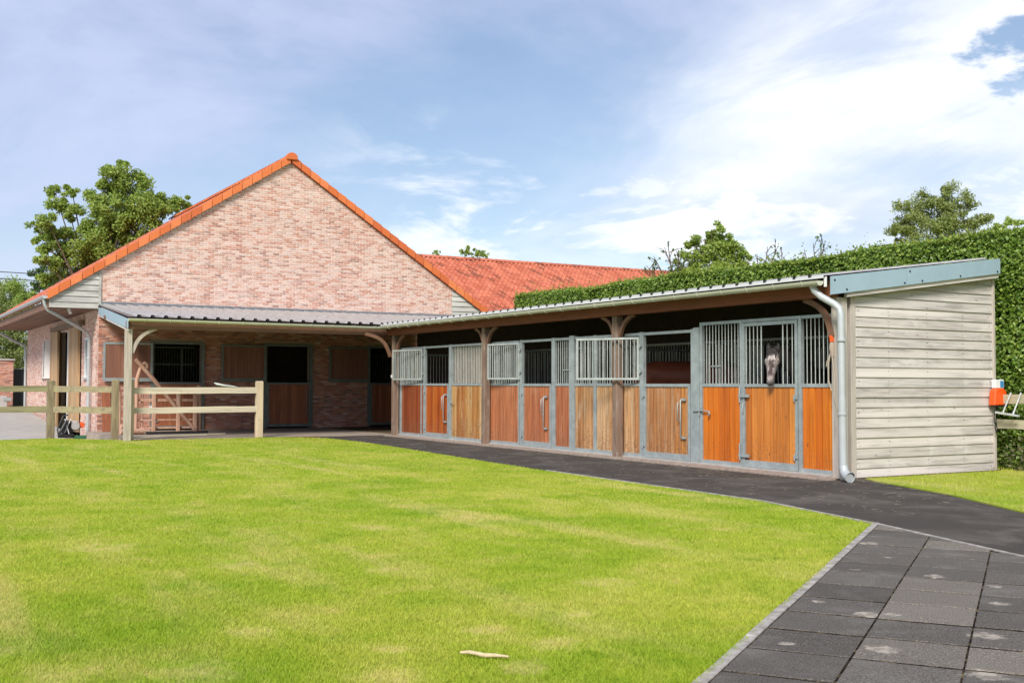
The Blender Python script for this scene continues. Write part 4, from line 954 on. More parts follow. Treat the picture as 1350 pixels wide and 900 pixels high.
EYE = Mat('eye_gloss', .12, 0, .6).color((.008,.006,.006)).m
HAIRD = mat_plain('dark_mane', (.035,.03,.03), .7, 0, .3, 40)
HAIRB = mat_plain('brown_mane', (.03,.014,.008), .7, 0, .3, 40)
MZ = Vector((-.115, 1.425, 1.375))
GREY = Mat('grey_coat', .75, 0, .2); _p = GREY.n('ShaderNodeNewGeometry').outputs['Position']
def dist_to(M_, p, pt, sx=(1,1,1)):
    s_ = M_.n('ShaderNodeVectorMath', operation='SUBTRACT'); M_.link(p, s_.inputs[0]); s_.inputs[1].default_value = pt
    q = M_.n('ShaderNodeVectorMath', operation='MULTIPLY'); M_.link(s_.outputs[0], q.inputs[0]); q.inputs[1].default_value = sx
    l_ = M_.n('ShaderNodeVectorMath', operation='LENGTH'); M_.link(q.outputs[0], l_.inputs[0]); return l_.outputs['Value']
_n1 = GREY.noise(GREY.coord('World'), 16, 5, .65); _n2 = GREY.noise(GREY.coord('World', (1,1,.4)), 30, 4, .6)
_c = GREY.ramp(_n1, [(.3,(.15,.125,.12)), (.52,(.33,.28,.265)), (.72,(.52,.47,.44))])
_sp = GREY.n('ShaderNodeSeparateXYZ'); GREY.link(_p, _sp.inputs[0]); _z = _sp.outputs[2]
_l = GREY.n('ShaderNodeVectorMath', operation='DOT_PRODUCT'); GREY.link(_p, _l.inputs[0]); _l.inputs[1].default_value = (.6, -.8, 0)
_lat = GREY.math('ABSOLUTE', GREY.math('ADD', _l.outputs['Value'], 1.209-.005)); _wz = GREY.math('MULTIPLY', GREY.math('SUBTRACT', _n1, .5), .10)
_band = GREY.math('MULTIPLY', GREY.step(GREY.math('ADD', _z, _wz), 1.50, 1.56), GREY.math('SUBTRACT', 1., GREY.step(GREY.math('ADD', _z, _wz), 1.76, 1.81)))
_m1 = GREY.math('MULTIPLY', GREY.math('SUBTRACT', 1., GREY.step(GREY.math('ADD', _lat, _wz), .022, .05)), _band)     # dark patch down the face
_c = GREY.mix(GREY.math('MULTIPLY', _m1, .9), _c, (.055,.032,.03))
_m2 = GREY.math('MULTIPLY', GREY.step(_z, 1.77, 1.80), GREY.math('SUBTRACT', 1., GREY.step(_z, 1.83, 1.88)))             # pale streaks on the forehead
_c = GREY.mix(GREY.math('MULTIPLY', GREY.math('MULTIPLY', _m2, GREY.step(_n2, .45, .6)), .75), _c, (.62,.57,.54))
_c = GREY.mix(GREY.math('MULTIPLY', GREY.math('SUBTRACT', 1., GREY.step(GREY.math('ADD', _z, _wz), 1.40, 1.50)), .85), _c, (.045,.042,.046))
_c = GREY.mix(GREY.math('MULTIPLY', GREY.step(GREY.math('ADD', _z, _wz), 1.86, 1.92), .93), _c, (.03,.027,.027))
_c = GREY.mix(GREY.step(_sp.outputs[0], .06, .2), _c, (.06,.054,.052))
GREY.color(_c); GREY = GREY.m
BAY = mat_plain('bay_coat', (.26,.07,.03), .5, 0, .25, 4, .4)
make_horse('dappled grey horse putting its head through the bars of the nearest stable', GREY, MZ, (-.80,-.60,0), .57, ((1.15,1.75,1.66),(2.35,2.3,1.66)), HAIRD)
make_horse('brown horse standing in the dark stable behind the orange planked half door', BAY, (2.75,3.75,.75), (.5,-.85,0), .42, ((2.1,5.0,1.84),(1.05,6.2,1.84)), HAIRB, voxel=.03)

# ------------------------------------------------------------------ things hung on and around the row
hl = thing('lead_rope', 'frayed lead rope with red clip hanging beside the white downpipe', 'rope', (-.14,.08,1.2))
part('rope', MB().tube([(-.14,.10,2.0),(-.15,.08,1.75),(-.13,.06,1.5),(-.16,.03,1.2),(-.14,-.02,.9),(-.17,-.06,.6),(-.20,-.10,.35),(-.24,-.15,.10)], .011, 6).tube([(-.14,.11,1.95),(-.17,.14,1.7),(-.15,.16,1.45),(-.13,.12,1.30)], .011, 6).tube([(-.14,.10,1.9),(-.18,.16,1.72),(-.16,.19,1.66)], .012, 6), ROPE, hl)
part('knot', MB().tube([(-.14,.10,2.02),(-.14,.10,1.93),(-.14,.09,1.80)], [.03,.042,.022], 8), W_GREYS, hl)
part('clip', MB().tube([(-.14,.10,2.03),(-.15,.10,2.12)], [.034,.03], 8), ORANGE_P, hl)
en_ = thing('fence_energiser', 'orange electric fence unit fixed to the right corner of the boarded wall', 'fence unit', (3.5,-.02,1.06))
mb = MB().poly([(3.33,-.10,1.06),(3.67,-.10,1.06),(3.64,-.10,1.30),(3.58,-.10,1.335),(3.42,-.10,1.335),(3.36,-.10,1.30)][::-1], (0,.12,0)); part('housing', mb, ORANGE_P, en_, .015)
part('foot', MB().box(3.38,-.09,1.035,3.62,.0,1.06), BLACK, en_)
part('cable', MB().tube([(3.40,-.05,1.05),(3.39,-.04,.85),(3.42,-.04,.70),(3.46,-.03,.60)], .008, 5).tube([(3.43,-.05,1.05),(3.44,-.04,.8),(3.48,-.04,.62),(3.44,-.03,.78)], .008, 5), BLACK, en_)
bt = thing('small_control_box', 'small white box with blue label above the orange fence unit', 'box', (3.5,-.02,1.34))
part('case', MB().box(3.42,-.06,1.34,3.63,.025,1.48), WHITE, bt, .006); part('label_sticker', MB().box(3.53,-.0635,1.355,3.615,-.061,1.46), BLUE_P, bt)

# ------------------------------------------------------------------ fences
def rail(parent, a, b, mat, h=.16, t=.035, sag=0):
    a, b = Vector(a), Vector(b); n = 7; mb = MB(); d = (b-a).normalized(); sd = Vector((-d.y,d.x,0)).normalized()*t/2; secs = []
    for i in range(n+1):
        p = a.lerp(b, i/n); w = random.uniform(-.004,.004); hh = h/2+random.uniform(-.004,.004); zc = Vector((0,0,w-sag*math.sin(math.pi*i/n))); up_ = Vector((0,0,hh))
        secs.append([p+zc-up_-sd, p+zc+up_-sd, p+zc+up_+sd, p+zc-up_+sd, p+zc-up_-sd])
    mb.strip(secs); mb.add(secs[0][:4], [(0,1,2,3)]); mb.add(secs[-1][:4], [(3,2,1,0)])
    return part('rail', mb, mat, parent)
def fpost(parent, x, y, h, mat, w=.17, z0=-.15):
    mb = MB(); q = w/2; c = .02
    mb.add([(x-q,y-q,z0),(x+q,y-q,z0),(x+q,y+q,z0),(x-q,y+q,z0),(x-q,y-q,h-c),(x+q,y-q,h-c),(x+q,y+q,h-c),(x-q,y+q,h-c),(x-q+c,y-q+c,h),(x+q-c,y-q+c,h),(x+q-c,y+q-c,h),(x-q+c,y+q-c,h)],
           [(0,1,5,4),(1,2,6,5),(2,3,7,6),(3,0,4,7),(4,5,9,8),(5,6,10,9),(6,7,11,10),(7,4,8,11),(8,9,10,11)])
    return part('post', mb, mat, parent, .006)
fa = thing('post_and_rail_fence', 'pale two rail timber fence standing in front of the first brick stable door', 'fence', (-5.3,16.42,0))
fpost(fa,-6.90,16.40,1.47,W_FENCEZ,.17); fpost(fa,-3.66,16.46,1.45,W_FENCEZ,.17)
rail(fa,(-6.82,16.36,1.20),(-3.74,16.42,1.215),W_FENCE,.155,.04); rail(fa,(-6.82,16.36,.715),(-3.74,16.42,.73),W_FENCE,.15,.04)
fb = thing('post_and_rail_fence', 'mossy darker two rail fence running left beside the concrete drive', 'fence', (-9.5,18,0))
fpost(fb,-7.16,16.86,1.47,W_MOSSZ,.16); fpost(fb,-8.42,18.43,1.45,W_MOSSZ,.18); fpost(fb,-12.2,18.3,1.4,W_MOSSZ,.18)
for z in (1.235,.72): rail(fb,(-7.22,16.90,z-.005),(-8.36,18.33,z),W_MOSS,.155,.04); rail(fb,(-8.50,18.38,z+.005),(-12.1,18.2,z),W_MOSS,.155,.04)
fc = thing('post_and_rail_fence', 'greenish two rail fence in front of the hedge right of the stable end', 'fence', (3.56,-2,0))
for y in (-2.6,-5.2): fpost(fc,3.66,y,1.32,W_MOSSZ,.14)
for z in (1.165,.755): rail(fc,(3.57,.12,z),(3.57,-2.55,z),W_MOSSY,.15,.04); rail(fc,(3.57,-2.6,z),(3.57,-5.6,z),W_MOSSY,.15,.04)
lb = thing('aluminium_bracket', 'bare aluminium bracket with two tubes leaning on the fence right of the orange unit', 'bracket', (3.45,-.35,.9))
part('tube', MB().tube([(3.50,-.28,1.27),(3.40,-.20,.95)], .014, 8), ALU, lb); part('tube', MB().tube([(3.50,-.46,1.27),(3.40,-.38,.92)], .014, 8), ALU, lb)
part('foot', MB().bar((3.385,-.08,.95),(3.385,-.50,.90),.05,.03), ALU, lb)

# wooden trestle behind the fence
tr = thing('rustic_timber_frame', 'peeled timber frame with a long diagonal pole behind the pale fence', 'timber frame', (-5.3,19.5,0))
Y0 = 19.5
part('pole', MB().tube([(-6.16,Y0-.1,2.03),(-5.68,Y0-.08,1.5),(-5.1,Y0-.05,.78),(-4.54,Y0-.02,.12)], [.055,.06,.055,.05], 8), W_RUST, tr, label='long diagonal pole')
part('upright', MB().tube([(-6.12,Y0,.0),(-6.10,Y0,.9),(-6.10,Y0,1.45),(-6.04,Y0,1.70),(-5.97,Y0,1.90)], [.05,.05,.06,.05,.045], 8).tube([(-5.97,Y0,1.88),(-5.90,Y0,1.93),(-5.84,Y0,1.90),(-5.83,Y0,1.80),(-5.88,Y0,1.70)], [.045,.05,.05,.04,.03], 8), W_RUST, tr, label='upright with a curled driftwood head')
part('upright', MB().tube([(-5.93,Y0+.1,.0),(-5.93,Y0+.1,1.15)], .035, 6), W_RUST, tr)
for x, z1 in ((-5.64,1.12),(-4.98,1.16),(-4.52,1.08)): part('upright', MB().box(x-.05,Y0-.04,.06,x+.05,Y0+.04,z1), W_RUST, tr, .01)
part('upright', MB().tube([(-4.38,Y0+.12,.0),(-4.38,Y0+.12,1.33)], [.07,.07], 8), W_RUST, tr, .0)
for z, h in ((.92,.075),(.38,.04),(.16,.05)): part('crossbar', MB().box(-6.05,Y0+.03,z-h/2,-4.42,Y0+.09,z+h/2), W_RUST, tr, .008)
part('base_bar', MB().box(-5.85,Y0-.2,-.004,-4.2,Y0-.02,.07), BLACK, tr)
part('brush', MB().tube([(-5.75,Y0+.15,.60),(-5.6,Y0+.15,.85)], .02, 5).tube([(-5.85,Y0+.15,.55),(-5.66,Y0+.15,.82)], .012, 5).tube([(-5.68,Y0+.15,.55),(-5.55,Y0+.15,.80)], .012, 5), ALU, tr)
t2 = thing('timber_offcuts', 'short peeled timbers stacked left of the pale fence post', 'timber', (-6.6,19.7,0))
part('timber', MB().tube([(-6.50,19.6,.0),(-6.52,19.6,1.15)], .035, 6), W_RUST, t2); part('timber', MB().tube([(-6.42,19.7,1.15),(-6.25,19.7,.45)], .03, 6), W_RUST, t2)
part('timber', MB().tube([(-6.55,19.3,.09),(-5.9,19.5,.08)], .08, 8), W_RUST, t2); part('timber', MB().tube([(-6.5,19.5,.22),(-6.1,19.6,.20)], .07, 8), W_RUST, t2)
pb = thing('wooden_planks', 'loose grey planks lying on the porch floor behind the fence', 'planks', (-6,18.2,0))
for k in range(3): part('plank', MB().bar((-6.8+k*.2,17.6+k*.3,.02),(-5.2+k*.6,17.7+k*.35,.02),.14,.035), W_FENCE, pb)
# wrap on the rail
mb = MB().tube([(-4.85,16.40,1.40),(-4.78,16.40,1.37),(-4.6,16.40,1.335),(-4.35,16.41,1.31),(-4.25,16.41,1.30)], [.01,.032,.026,.015,.004], 7); single('clear_wrap', mb, PLASTIC_BAG, 'crumpled clear plastic lying on the top rail of the pale fence', 'plastic wrap')
# leaf blower
bl = thing('leaf_blower', 'black and white backpack leaf blower with orange cap by the barn corner', 'leaf blower', (-7.35,22.5,-.17)); bx, by, bz = -7.36, 22.5, -.19
part('frame', MB().tube([(bx-.30,by-.1,bz+.03),(bx+.20,by-.1,bz+.03),(bx+.22,by-.1,bz+.1)], .025, 6).tube([(bx-.28,by-.1,bz+.03),(bx-.30,by,bz+.25),(bx-.15,by,bz+.62),(bx-.02,by,bz+.66)], .022, 6), BLACK, bl)
part('engine', MB().tube([(bx-.05,by-.05,bz+.1),(bx-.05,by-.05,bz+.2),(bx-.02,by-.05,bz+.42),(bx,by-.05,bz+.5)], [.14,.17,.13,.08], 10), BLACK, bl)
part('fan_housing', MB().tube([(bx+.16,by-.18,bz+.34),(bx+.16,by-.10,bz+.34),(bx+.16,by+.05,bz+.34),(bx+.16,by+.1,bz+.34)], [.11,.155,.155,.11], 14), CONC, bl)
part('cap', MB().tube([(bx+.33,by-.12,bz+.36),(bx+.35,by-.02,bz+.36)], [.07,.09], 10), ORANGE_P, bl)
part('tube', MB().tube([(bx-.1,by-.25,bz+.48),(bx-.22,by-.3,bz+.25),(bx-.30,by-.3,bz+.10),(bx-.1,by-.3,bz+.06),(bx+.1,by-.28,bz+.08)], [.05,.055,.055,.05,.05], 8), BLACK, bl)
part('strap', MB().bar((bx-.14,by-.22,bz+.55),(bx-.02,by-.22,bz+.12),.05,.02).bar((bx+.02,by-.22,bz+.55),(bx-.14,by-.22,bz+.15),.03,.02), WHITE, bl)
single('crate_lid', MB().box(-7.25,22.0,-.2,-6.75,22.35,-.12), mat_plain('green_plastic',(.03,.12,.06),.5), 'low green plastic tray at the foot of the barn corner', 'tray')

# far left: brick pillar, dark gate, grey box
pil = thing('brick_pillar', 'orange red brick pillar with flat cap beyond the drive', 'pillar', (-7.7,38.6,.4))
core = part('shaft', MB().box(-9.4,38.02,.2,-7.14,38.9,2.3), MORTAR_LOW, pil)
wall_bricks(core, 'brick', -9.4, -7.14, .3, 2.3, [], None, lambda s,z,d: (s, 38.02-d, z), 40, lambda b: -b[0], OBRICK)
part('cap', MB().box(-9.45,37.95,2.3,-7.08,38.95,2.37), CONC, pil, .01)
gt = thing('dark_gate', 'dark grey solid gate between the brick pillar and the barn corner', 'gate', (-6.9,38.6,.4)); part('frame', MB().box(-7.13,38.55,.40,-6.0,38.6,1.97), BLUEGREY, gt)
GD = mat_plain('dark_gate_paint', (.035,.045,.052), .5, 0, .15)
for k in range(8): part('plank', MB().box(-7.12+k*.14,38.5,.42,-6.985+k*.14,38.545,1.95), GD, gt)
bx_ = thing('grey_bin', 'low grey concrete trough in front of the brick pillar', 'trough', (-8.1,37.3,.4)); part('trough', MB().box(-9.1,37.0,.30,-7.45,37.6,.86), CONC, bx_, .02); part('lip', MB().box(-7.6,36.97,.66,-7.3,37.3,.80), GALV, bx_, .01)
# overhead wires
for i,(za) in enumerate((6.55, 6.25)):
    w = MB().tube([(-30,50,za+1.2),(-20,47,za+.55),(-10,43.8,za),(-7.5,43,za-.17),(-4,41.6,za-.35),(0,40,za-.35)], .02, 5); single('power_line', w, BLACK, ['upper of two black overhead wires left of the barn roof','lower of two black overhead wires left of the barn roof'][i], 'wire')
# pale stick on the lawn
mb = MB().tube([(-9.99,-6.79,.028),(-9.955,-6.82,.032),(-9.93,-6.86,.030),(-9.90,-6.885,.022),(-9.865,-6.92,.026),(-9.82,-6.985,.028)], [.006,.010,.010,.012,.010,.005], 8); single('pale_stick', mb, mat_plain('pale_bark',(.55,.44,.27),.8,0,.2,30), 'pale peeled stick lying on the lawn near the bottom of the photo', 'stick')
# straw and leaf bits on the path
lt = MB()
for k in range(1100):
    y = random.uniform(-3.6,15.5); x = random.uniform(-2.9,-.05) if random.random()<.5 else -abs(random.gauss(0,.35))-.02
    a = random.random()*6.28; l_ = random.uniform(.03,.10); z = -.006 if x < -.42 else .025
    lt.add([(x,y,z),(x+math.cos(a)*l_,y+math.sin(a)*l_,z+.004),(x+math.cos(a)*l_+.006,y+math.sin(a)*l_+.006,z+.004),(x+.006,y+.008,z)], [(0,1,2,3)])
o = part('straw', lt, mat_plain('straw',(.75,.64,.42),.9,0,.3,20), None, stuff=True); o['label']='scattered straw and dry leaf bits on the black path'; o['category']='straw'

# ------------------------------------------------------------------ farm wing with red pantiles behind the gable
wing = thing('farm_wing', 'low building with a long red pantile roof behind the gable and hedge', 'building', (12,28,0))
XW0, XW1, YE, YR, ZEW, ZR = 1.9, 19.2, 23.9, 28.0, 3.80, 6.42
part('wall', MB().box(6.2,24.3,-.3,XW1-.3,31.7,3.8), MORTAR_LOW, wing)
part('gable_wall', MB().poly([(XW1-.3,24.3,3.8),(XW1-.3,31.7,3.8),(XW1-.3,28,6.2)], (-.2,0,0)), MORTAR_LOW, wing)
sl_ = (ZR-ZEW)/(YR-YE)
rfw = part('roof', MB().poly([(XW0,YE,ZEW-.05),(XW0,YR,ZR-.05),(XW0,2*YR-YE,ZEW-.05),(XW0,2*YR-YE,ZEW-.15),(XW0,YR,ZR-.15),(XW0,YE,ZEW-.15)], (XW1-XW0,0,0)), TILE_RED, wing)
rows = 18; cols = 86; tw = (XW1-XW0)/cols; tlr = (YR-YE)/rows
def tile_geo(mb, x, y, j=0):
    z = ZEW+(y-YE)*sl_; y1 = y+tlr*1.12; z1 = z+tlr*1.12*sl_; lift=.050+j
    prof_ = [(0,.030),(.08,.060),(.16,.066),(.26,.046),(.38,.006),(.52,-.012),(.68,-.014),(.84,.0),(1.04,.028)]
    lo = [(x+a*tw, y, z+b+lift) for a,b in prof_]; hi = [(x+a*tw, y1, z1+b+.004) for a,b in prof_]; under = [(p[0],p[1]+.004,p[2]-.035) for p in lo]
    mb.strip([under, lo, hi])
tiles = [(c_, r_) for r_ in range(rows) for c_ in range(cols)]
tiles.sort(key=lambda t: abs(t[0]*tw+XW0-9)+ (0 if t[1]>3 else 50) - 0)
tm_ = {}
proto = MB(); tile_geo(proto, 0, 0); base_tile = proto.mesh('tile', TILE_RED, (0,0,0))
def tile_z(y): return ZEW+(y-YE)*sl_
zz0 = ZEW+(0-YE)*sl_
rest = MB(); vis = 0
for c_, r_ in tiles:
    x = XW0+c_*tw; y = YE+r_*tlr; j = random.uniform(-.004,.006)
    if x < 1.98 + (ZR - (ZEW+(y-YE)*sl_))/.652 - .4: continue
    if vis < 300: link(base_tile, 'tile', rfw, (x, y, tile_z(y)-zz0+j)); vis += 1
    else: tile_geo(rest, x, y, j)
part('tile', rest, TILE_RED, rfw, stuff=True)
for k in range(46):
    x0 = XW0+.1+k*.375; ring = lambda x_, s_: [(x_, YR+.11*s_*math.sin(a), ZR+.02+.085*s_*math.cos(a)) for a in [R(d) for d in (-100,-60,-20,20,60,100)]]
    mb = MB().strip([ring(x0,1.08), ring(x0+.39,.92)], smooth=True); mb.add(ring(x0,1.08), [tuple(range(6))]); part('ridge_tile', mb, TILE_RED, rfw)

# ------------------------------------------------------------------ leaves
def leaf_mesh(name, P, size, mat, nrm=None, spread=1., aspect=.62):
    """P: n x 3 leaf centres; each leaf is a folded pair of triangles"""
    n = len(P); s = size*(.65+.7*rng.random(n))[:,None]
    if nrm is None: nv = rng.normal(size=(n,3))
    else: nv = nrm+rng.normal(size=(n,3))*spread
    nv /= np.linalg.norm(nv,axis=1)[:,None]+1e-9
    t = np.cross(nv, rng.normal(size=(n,3))); t /= np.linalg.norm(t,axis=1)[:,None]+1e-9; b = np.cross(nv, t)
    v = np.stack([P-t*s*.5, P+b*s*aspect*.5+nv*s*.08, P+t*s*.5, P-b*s*aspect*.5+nv*s*.08], 1).reshape(-1,3)
    i = np.arange(n)*4; f = np.stack([np.stack([i,i+1,i+2],1), np.stack([i,i+2,i+3],1)],1).reshape(-1,3)
    return np_mesh(name, v, f, mat, np.repeat(rng.random(n),2))
def fbm(P, s): return np.array([mnoise.noise(Vector(p)*s) for p in P])
hg = thing('hedge', 'tall clipped green hedge behind the stable row with pale new leaves on top', 'hedge', (4.6,5,0))
HX0, HY0, HY1, HZ = 3.92, -9., 16.3, 3.93
part('stems', MB().box(HX0+.13,HY0,-.1,5.1,HY1-.12,HZ-.12), mat_plain('hedge_inside',(.028,.04,.012),.95,0,.5,6,.05), hg)
def htop(y): return HZ+.03*np.sin(y*.9)+.02*np.sin(y*2.3+1)
nA = 46000; y = rng.uniform(HY0,HY1,nA); y = np.where(rng.random(nA)<.5, rng.uniform(-4,HY1,nA), y); z = np.where(rng.random(nA)<.62, rng.uniform(3.0,3.98,nA), rng.uniform(0,3.98,nA)); z = np.minimum(z, htop(y))
keep = (z>2.9)|(y<1.2); y, z = y[keep], z[keep]; n = len(y)
xx = HX0+np.abs(rng.normal(0,.07,n))-.06+.07*np.sin(y*1.7)*np.sin(z*2.1)
P1 = np.c_[xx,y,z]; N1 = np.tile([-1.,-.2,.45],(n,1))
nr = 52000; y = rng.uniform(-6.5,.8,nr); z = rng.uniform(0,3.98,nr); P2 = np.c_[HX0+np.abs(rng.normal(0,.10,nr))-.08+.09*np.sin(y*2.1+z)*np.sin(z*2.6), y, z]; N2 = np.tile([-1.,-.2,.45],(nr,1))
nt_ = 34000; y = rng.uniform(-6,HY1,nt_); P3 = np.c_[rng.uniform(HX0-.02,5.15,nt_), y, htop(y)+rng.normal(0,.035,nt_)]; N3 = np.tile([0,0,1.],(nt_,1))
ne = 3000; P4 = np.c_[rng.uniform(HX0,5.1,ne), HY1+rng.normal(0,.04,ne), rng.uniform(2.8,3.95,ne)]; N4 = np.tile([0,1.,.3],(ne,1))
Pa = np.vstack([P1,P2,P3,P4]); Na = np.vstack([N1,N2,N3,N4])
o = link(leaf_mesh('foliage', Pa, .064, LEAF_HEDGE, Na, .75, .66), 'foliage', hg); o.location -= Vector((0,0,0)); o.location = -wloc(hg); o['kind']='stuff'
y = rng.uniform(-6,HY1,9000); Pn = np.c_[rng.uniform(HX0-.06,4.4,9000), y, htop(y)+np.abs(rng.normal(0,.05,9000))*(1+1.6*(rng.random(9000)<.12))-.02]
o = link(leaf_mesh('new_leaves', Pn, .06, LEAF_NEW, None, 1., .6), 'new_leaves', hg); o.location = -wloc(hg); o['kind']='stuff'
# low plants at the hedge foot, right
und = rng.normal(size=(2600,3))*np.array([.16,1.6,.16])+np.array([3.80,-1.6,.18]); und[:,2] = np.abs(und[:,2]); und = und[und[:,1]<.15]
o = link(leaf_mesh('hedge_undergrowth', und, .08, mat_leaf('undergrowth_leaf', [(.2,(.05,.07,.02)),(.6,(.14,.14,.06)),(.95,(.30,.28,.16))], .3), None, 1., .4), 'undergrowth'); o['kind']='stuff'; o['label']='straggly undergrowth at the foot of the hedge on the right'; o['category']='undergrowth'

def ray(px, py, d): return CAM+(fw+rt2*((px-675)/1472.2)-up2*((py-450)/1472.2))*d
def tree(name, label, base, clumps, leaf, n, mat, trunk_r=.25, group=None, twigs=60, cat='tree', fill=.55):
    """clumps: (centre, radius); leaves gather on the skin of many small puffs inside each clump"""
    base = Vector(base); root = thing(name, label, cat, base, group); tr_ = MB()
    top = sum((Vector(c) for c,_ in clumps), Vector())/len(clumps); fork = base.lerp(top, .45); fork.z = base.z+(top.z-base.z)*.5
    tr_.tube([base, base.lerp(fork,.5)+Vector((.1,.05,0)), fork], [trunk_r, trunk_r*.8, trunk_r*.6], 8)
    part('trunk', tr_, BARK, root); br = MB(); P = []
    wts = np.array([r_**2 for _,r_ in clumps]); wts = wts/wts.sum()
    for (c,r_), w in zip(clumps, wts):
        c = Vector(c); mid = fork.lerp(c,.5)+Vector((0,0,-.15*r_)); br.tube([fork, mid, c], [trunk_r*.28, trunk_r*.15, trunk_r*.05], 5)
        np_ = max(7, int(22*(r_/1.2)**1.5)); pc = []
        for k in range(np_):
            d_ = Vector(rng.normal(size=3)).normalized(); q = c+d_*r_*random.uniform(.35,.95); q.z = c.z+(q.z-c.z)*.85; pr = r_*random.uniform(.20,.50); pc.append((q,pr))
            br.tube([c.lerp(q,.05), c.lerp(q,.55)+Vector((0,0,-.05)), q], [trunk_r*.06, trunk_r*.03, .006], 4)
        nn_ = int(n*w)
        idx = rng.integers(0, np_, nn_); dirs = rng.normal(size=(nn_,3)); dirs /= np.linalg.norm(dirs,axis=1)[:,None]; rad = rng.random(nn_)**fill
        cc = np.array([list(q[0]) for q in pc])[idx]; rr = np.array([q[1] for q in pc])[idx]
        P.append(cc+dirs*(rad*rr)[:,None]*np.array([1,1,.8]))
    part('branches', br, BARK, root)
    P = np.vstack(P); o = link(leaf_mesh('crown', P, leaf, mat, np.tile([-.3,-.4,.8],(len(P),1)), 1., .5), 'crown', root); o.location = -base
    return root
def cl(l): return [(ray(px,py,d), r_) for px,py,d,r_ in l]
tree('tall_tree', 'tall open crowned green tree rising behind the left roof slope', (ray(128,500,47).x, ray(128,500,47).y, 0),
  cl([(75,262,47,.75),(62,290,46,.6),(58,303,48,.45),(92,280,47,.65),(95,252,47,.4),(140,232,47,.75),(160,228,47,.8),(135,255,47,.9),(170,250,47,1.),(182,240,48,.6),(150,280,47,1.1),(190,275,47,1.),(175,300,47,1.2),(215,272,48,.7),(240,270,48,.5),(205,285,47,.8),(75,330,47,.8),(62,345,46,.5),(90,345,47,.8),(120,320,47,1.1),(140,330,47,1.2),(110,355,48,1.),(66,365,47,.6),(62,392,47,.55),(150,310,48,1.2),(70,310,47,.6),(55,325,47,.5),(48,298,47,.4),(85,310,47,.7),(128,290,47,.9),(205,262,48,.6),(228,268,48,.6)]), .125, 70000, LEAF_TREE, .30)
def bush_tree(name, label, px, py_list, base_y, mat, n=5000, leaf=.115, group=None, cat='tree', tr=.15):
    b = ray(px, 500, base_y); tree(name, label, (b.x,b.y,.3), cl(py_list), leaf, n, mat, tr, group, cat=cat)
bush_tree('garden_tree', 'rounded mid green tree left of the barn eaves', 20, [(18,385,56,1.1),(14,400,56,1.2),(25,405,56,1.),(35,400,55,.7),(12,375,56,.5)], 56, LEAF_TREE, 12000)
bush_tree('garden_shrub', 'dense bushes behind the brick pillar at the far left', 5, [(8,420,50,1.1),(-10,400,50,1.2),(20,445,50,1.2),(5,455,50,1.3),(28,470,50,1.),(-12,440,50,1.4),(30,430,51,.9),(12,480,50,1.)], 50, LEAF_LIGHT, 16000, .11, cat='shrub')
bush_tree('dark_conifer', 'dark green tree showing above the wires left of the tall tree', 60, [(58,372,60,.7),(50,362,60,.5),(66,358,60,.7),(45,378,60,.5),(90,370,58,.9),(75,380,58,.8)], 60, LEAF_DARK, 7000)
bush_tree('round_tree', 'bright green round topped tree rising behind the middle of the hedge', 940, [(938,305,42,.5),(930,315,42,.55),(948,312,42,.6),(960,322,42,.6),(925,330,42,.6),(942,332,42,.75),(968,335,42,.55),(915,340,42,.6),(955,345,42,.8),(935,350,42,.8),(980,343,42,.45),(905,352,42,.5)], 42, LEAF_TREE, 16000, .105)
bush_tree('airy_tree', 'large loose crowned tree above the right end of the hedge', 1240, [(1235,262,48,.8),(1215,268,48,.8),(1255,260,48,.8),(1200,285,48,.9),(1275,272,48,.7),(1235,285,48,1.1),(1262,290,48,1.),(1188,300,48,.8),(1215,305,48,1.1),(1290,290,48,.6),(1285,302,48,.7),(1248,308,48,1.2),(1180,310,48,.5)], 48, LEAF_LIGHT, 22000, .105)
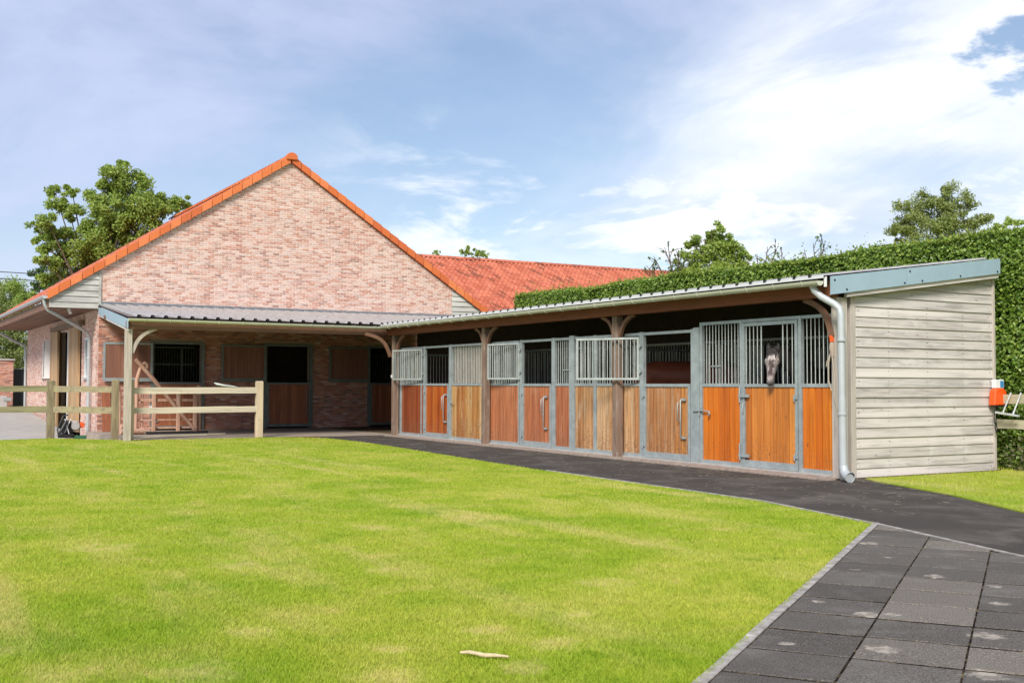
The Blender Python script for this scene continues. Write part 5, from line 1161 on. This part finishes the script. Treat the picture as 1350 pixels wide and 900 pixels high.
for i,(px, lst, d) in enumerate(((618, [(612,333,52,.30),(619,331,52,.3),(625,335,52,.35),(634,334,52,.3),(640,335,52,.3)], 52),(573,[(574,332,55,.2),(577,334,55,.2)],55),(1318,[(1322,297,40,.25),(1330,294,40,.3),(1310,300,40,.3),(1345,297,40,.3)],40))):
    bush_tree('treetop', ['tree tip just above the red tiled ridge','tiny tree tip right beside the gable edge above the red ridge','leafy shoots above the hedge at the right edge'][i], px, lst, d, LEAF_TREE, 900 if i != 1 else 120, .11, tr=.06)
# nearly bare branches over the hedge
def bare(label, px, d, tips, seed):
    random.seed(seed); b = ray(px, 500, d); root = thing('bare_tree', label, 'tree', (b.x,b.y,0)); mb = MB(); P = []; base = ray(px, 385, d)
    part('trunk', MB().tube([(b.x,b.y,0), base.lerp(Vector((b.x,b.y,0)),.5), base], [.16,.13,.09], 6), BARK, root)
    for tx, ty in tips:
        e = ray(tx, ty, d+random.uniform(-.5,.5)); mm = base.lerp(e,.5)+Vector((random.uniform(-.2,.2),0,-.12)); mb.tube([base, mm, e], [.05,.03,.009], 5)
        for k in range(7):
            t = .35+.09*k; p_ = base.lerp(mm,t*2) if t<.5 else mm.lerp(e,min(1,t*2-1)); q = p_+Vector((random.uniform(-.5,.5),random.uniform(-.5,.5),random.uniform(.0,.5))); mb.tube([p_, p_.lerp(q,.5)+Vector((0,0,.05)), q], [.016,.011,.005], 4)
            for j in range(4): P.append(list(p_.lerp(q,random.uniform(.3,1.))+Vector((random.gauss(0,.05),)*3)))
    part('branches', mb, BARK, root); P = np.array(P); o = link(leaf_mesh('crown', P, .11, LEAF_DARK), 'crown', root); o.location = -Vector((b.x,b.y,0))
bare('thin bare branched tree left of the bright green round tree', 893, 40, [(852,350),(862,338),(876,326),(880,318),(895,330),(905,340),(845,355)], 3)
bare('thin twiggy tree between the round tree and the right tree', 1010, 40, [(985,345),(998,335),(1012,325),(1024,328),(1032,332)], 4)
bare('twiggy shoots right of the other twiggy tree above the hedge', 1070, 40, [(1060,328),(1072,320),(1083,310),(1088,318)], 5)
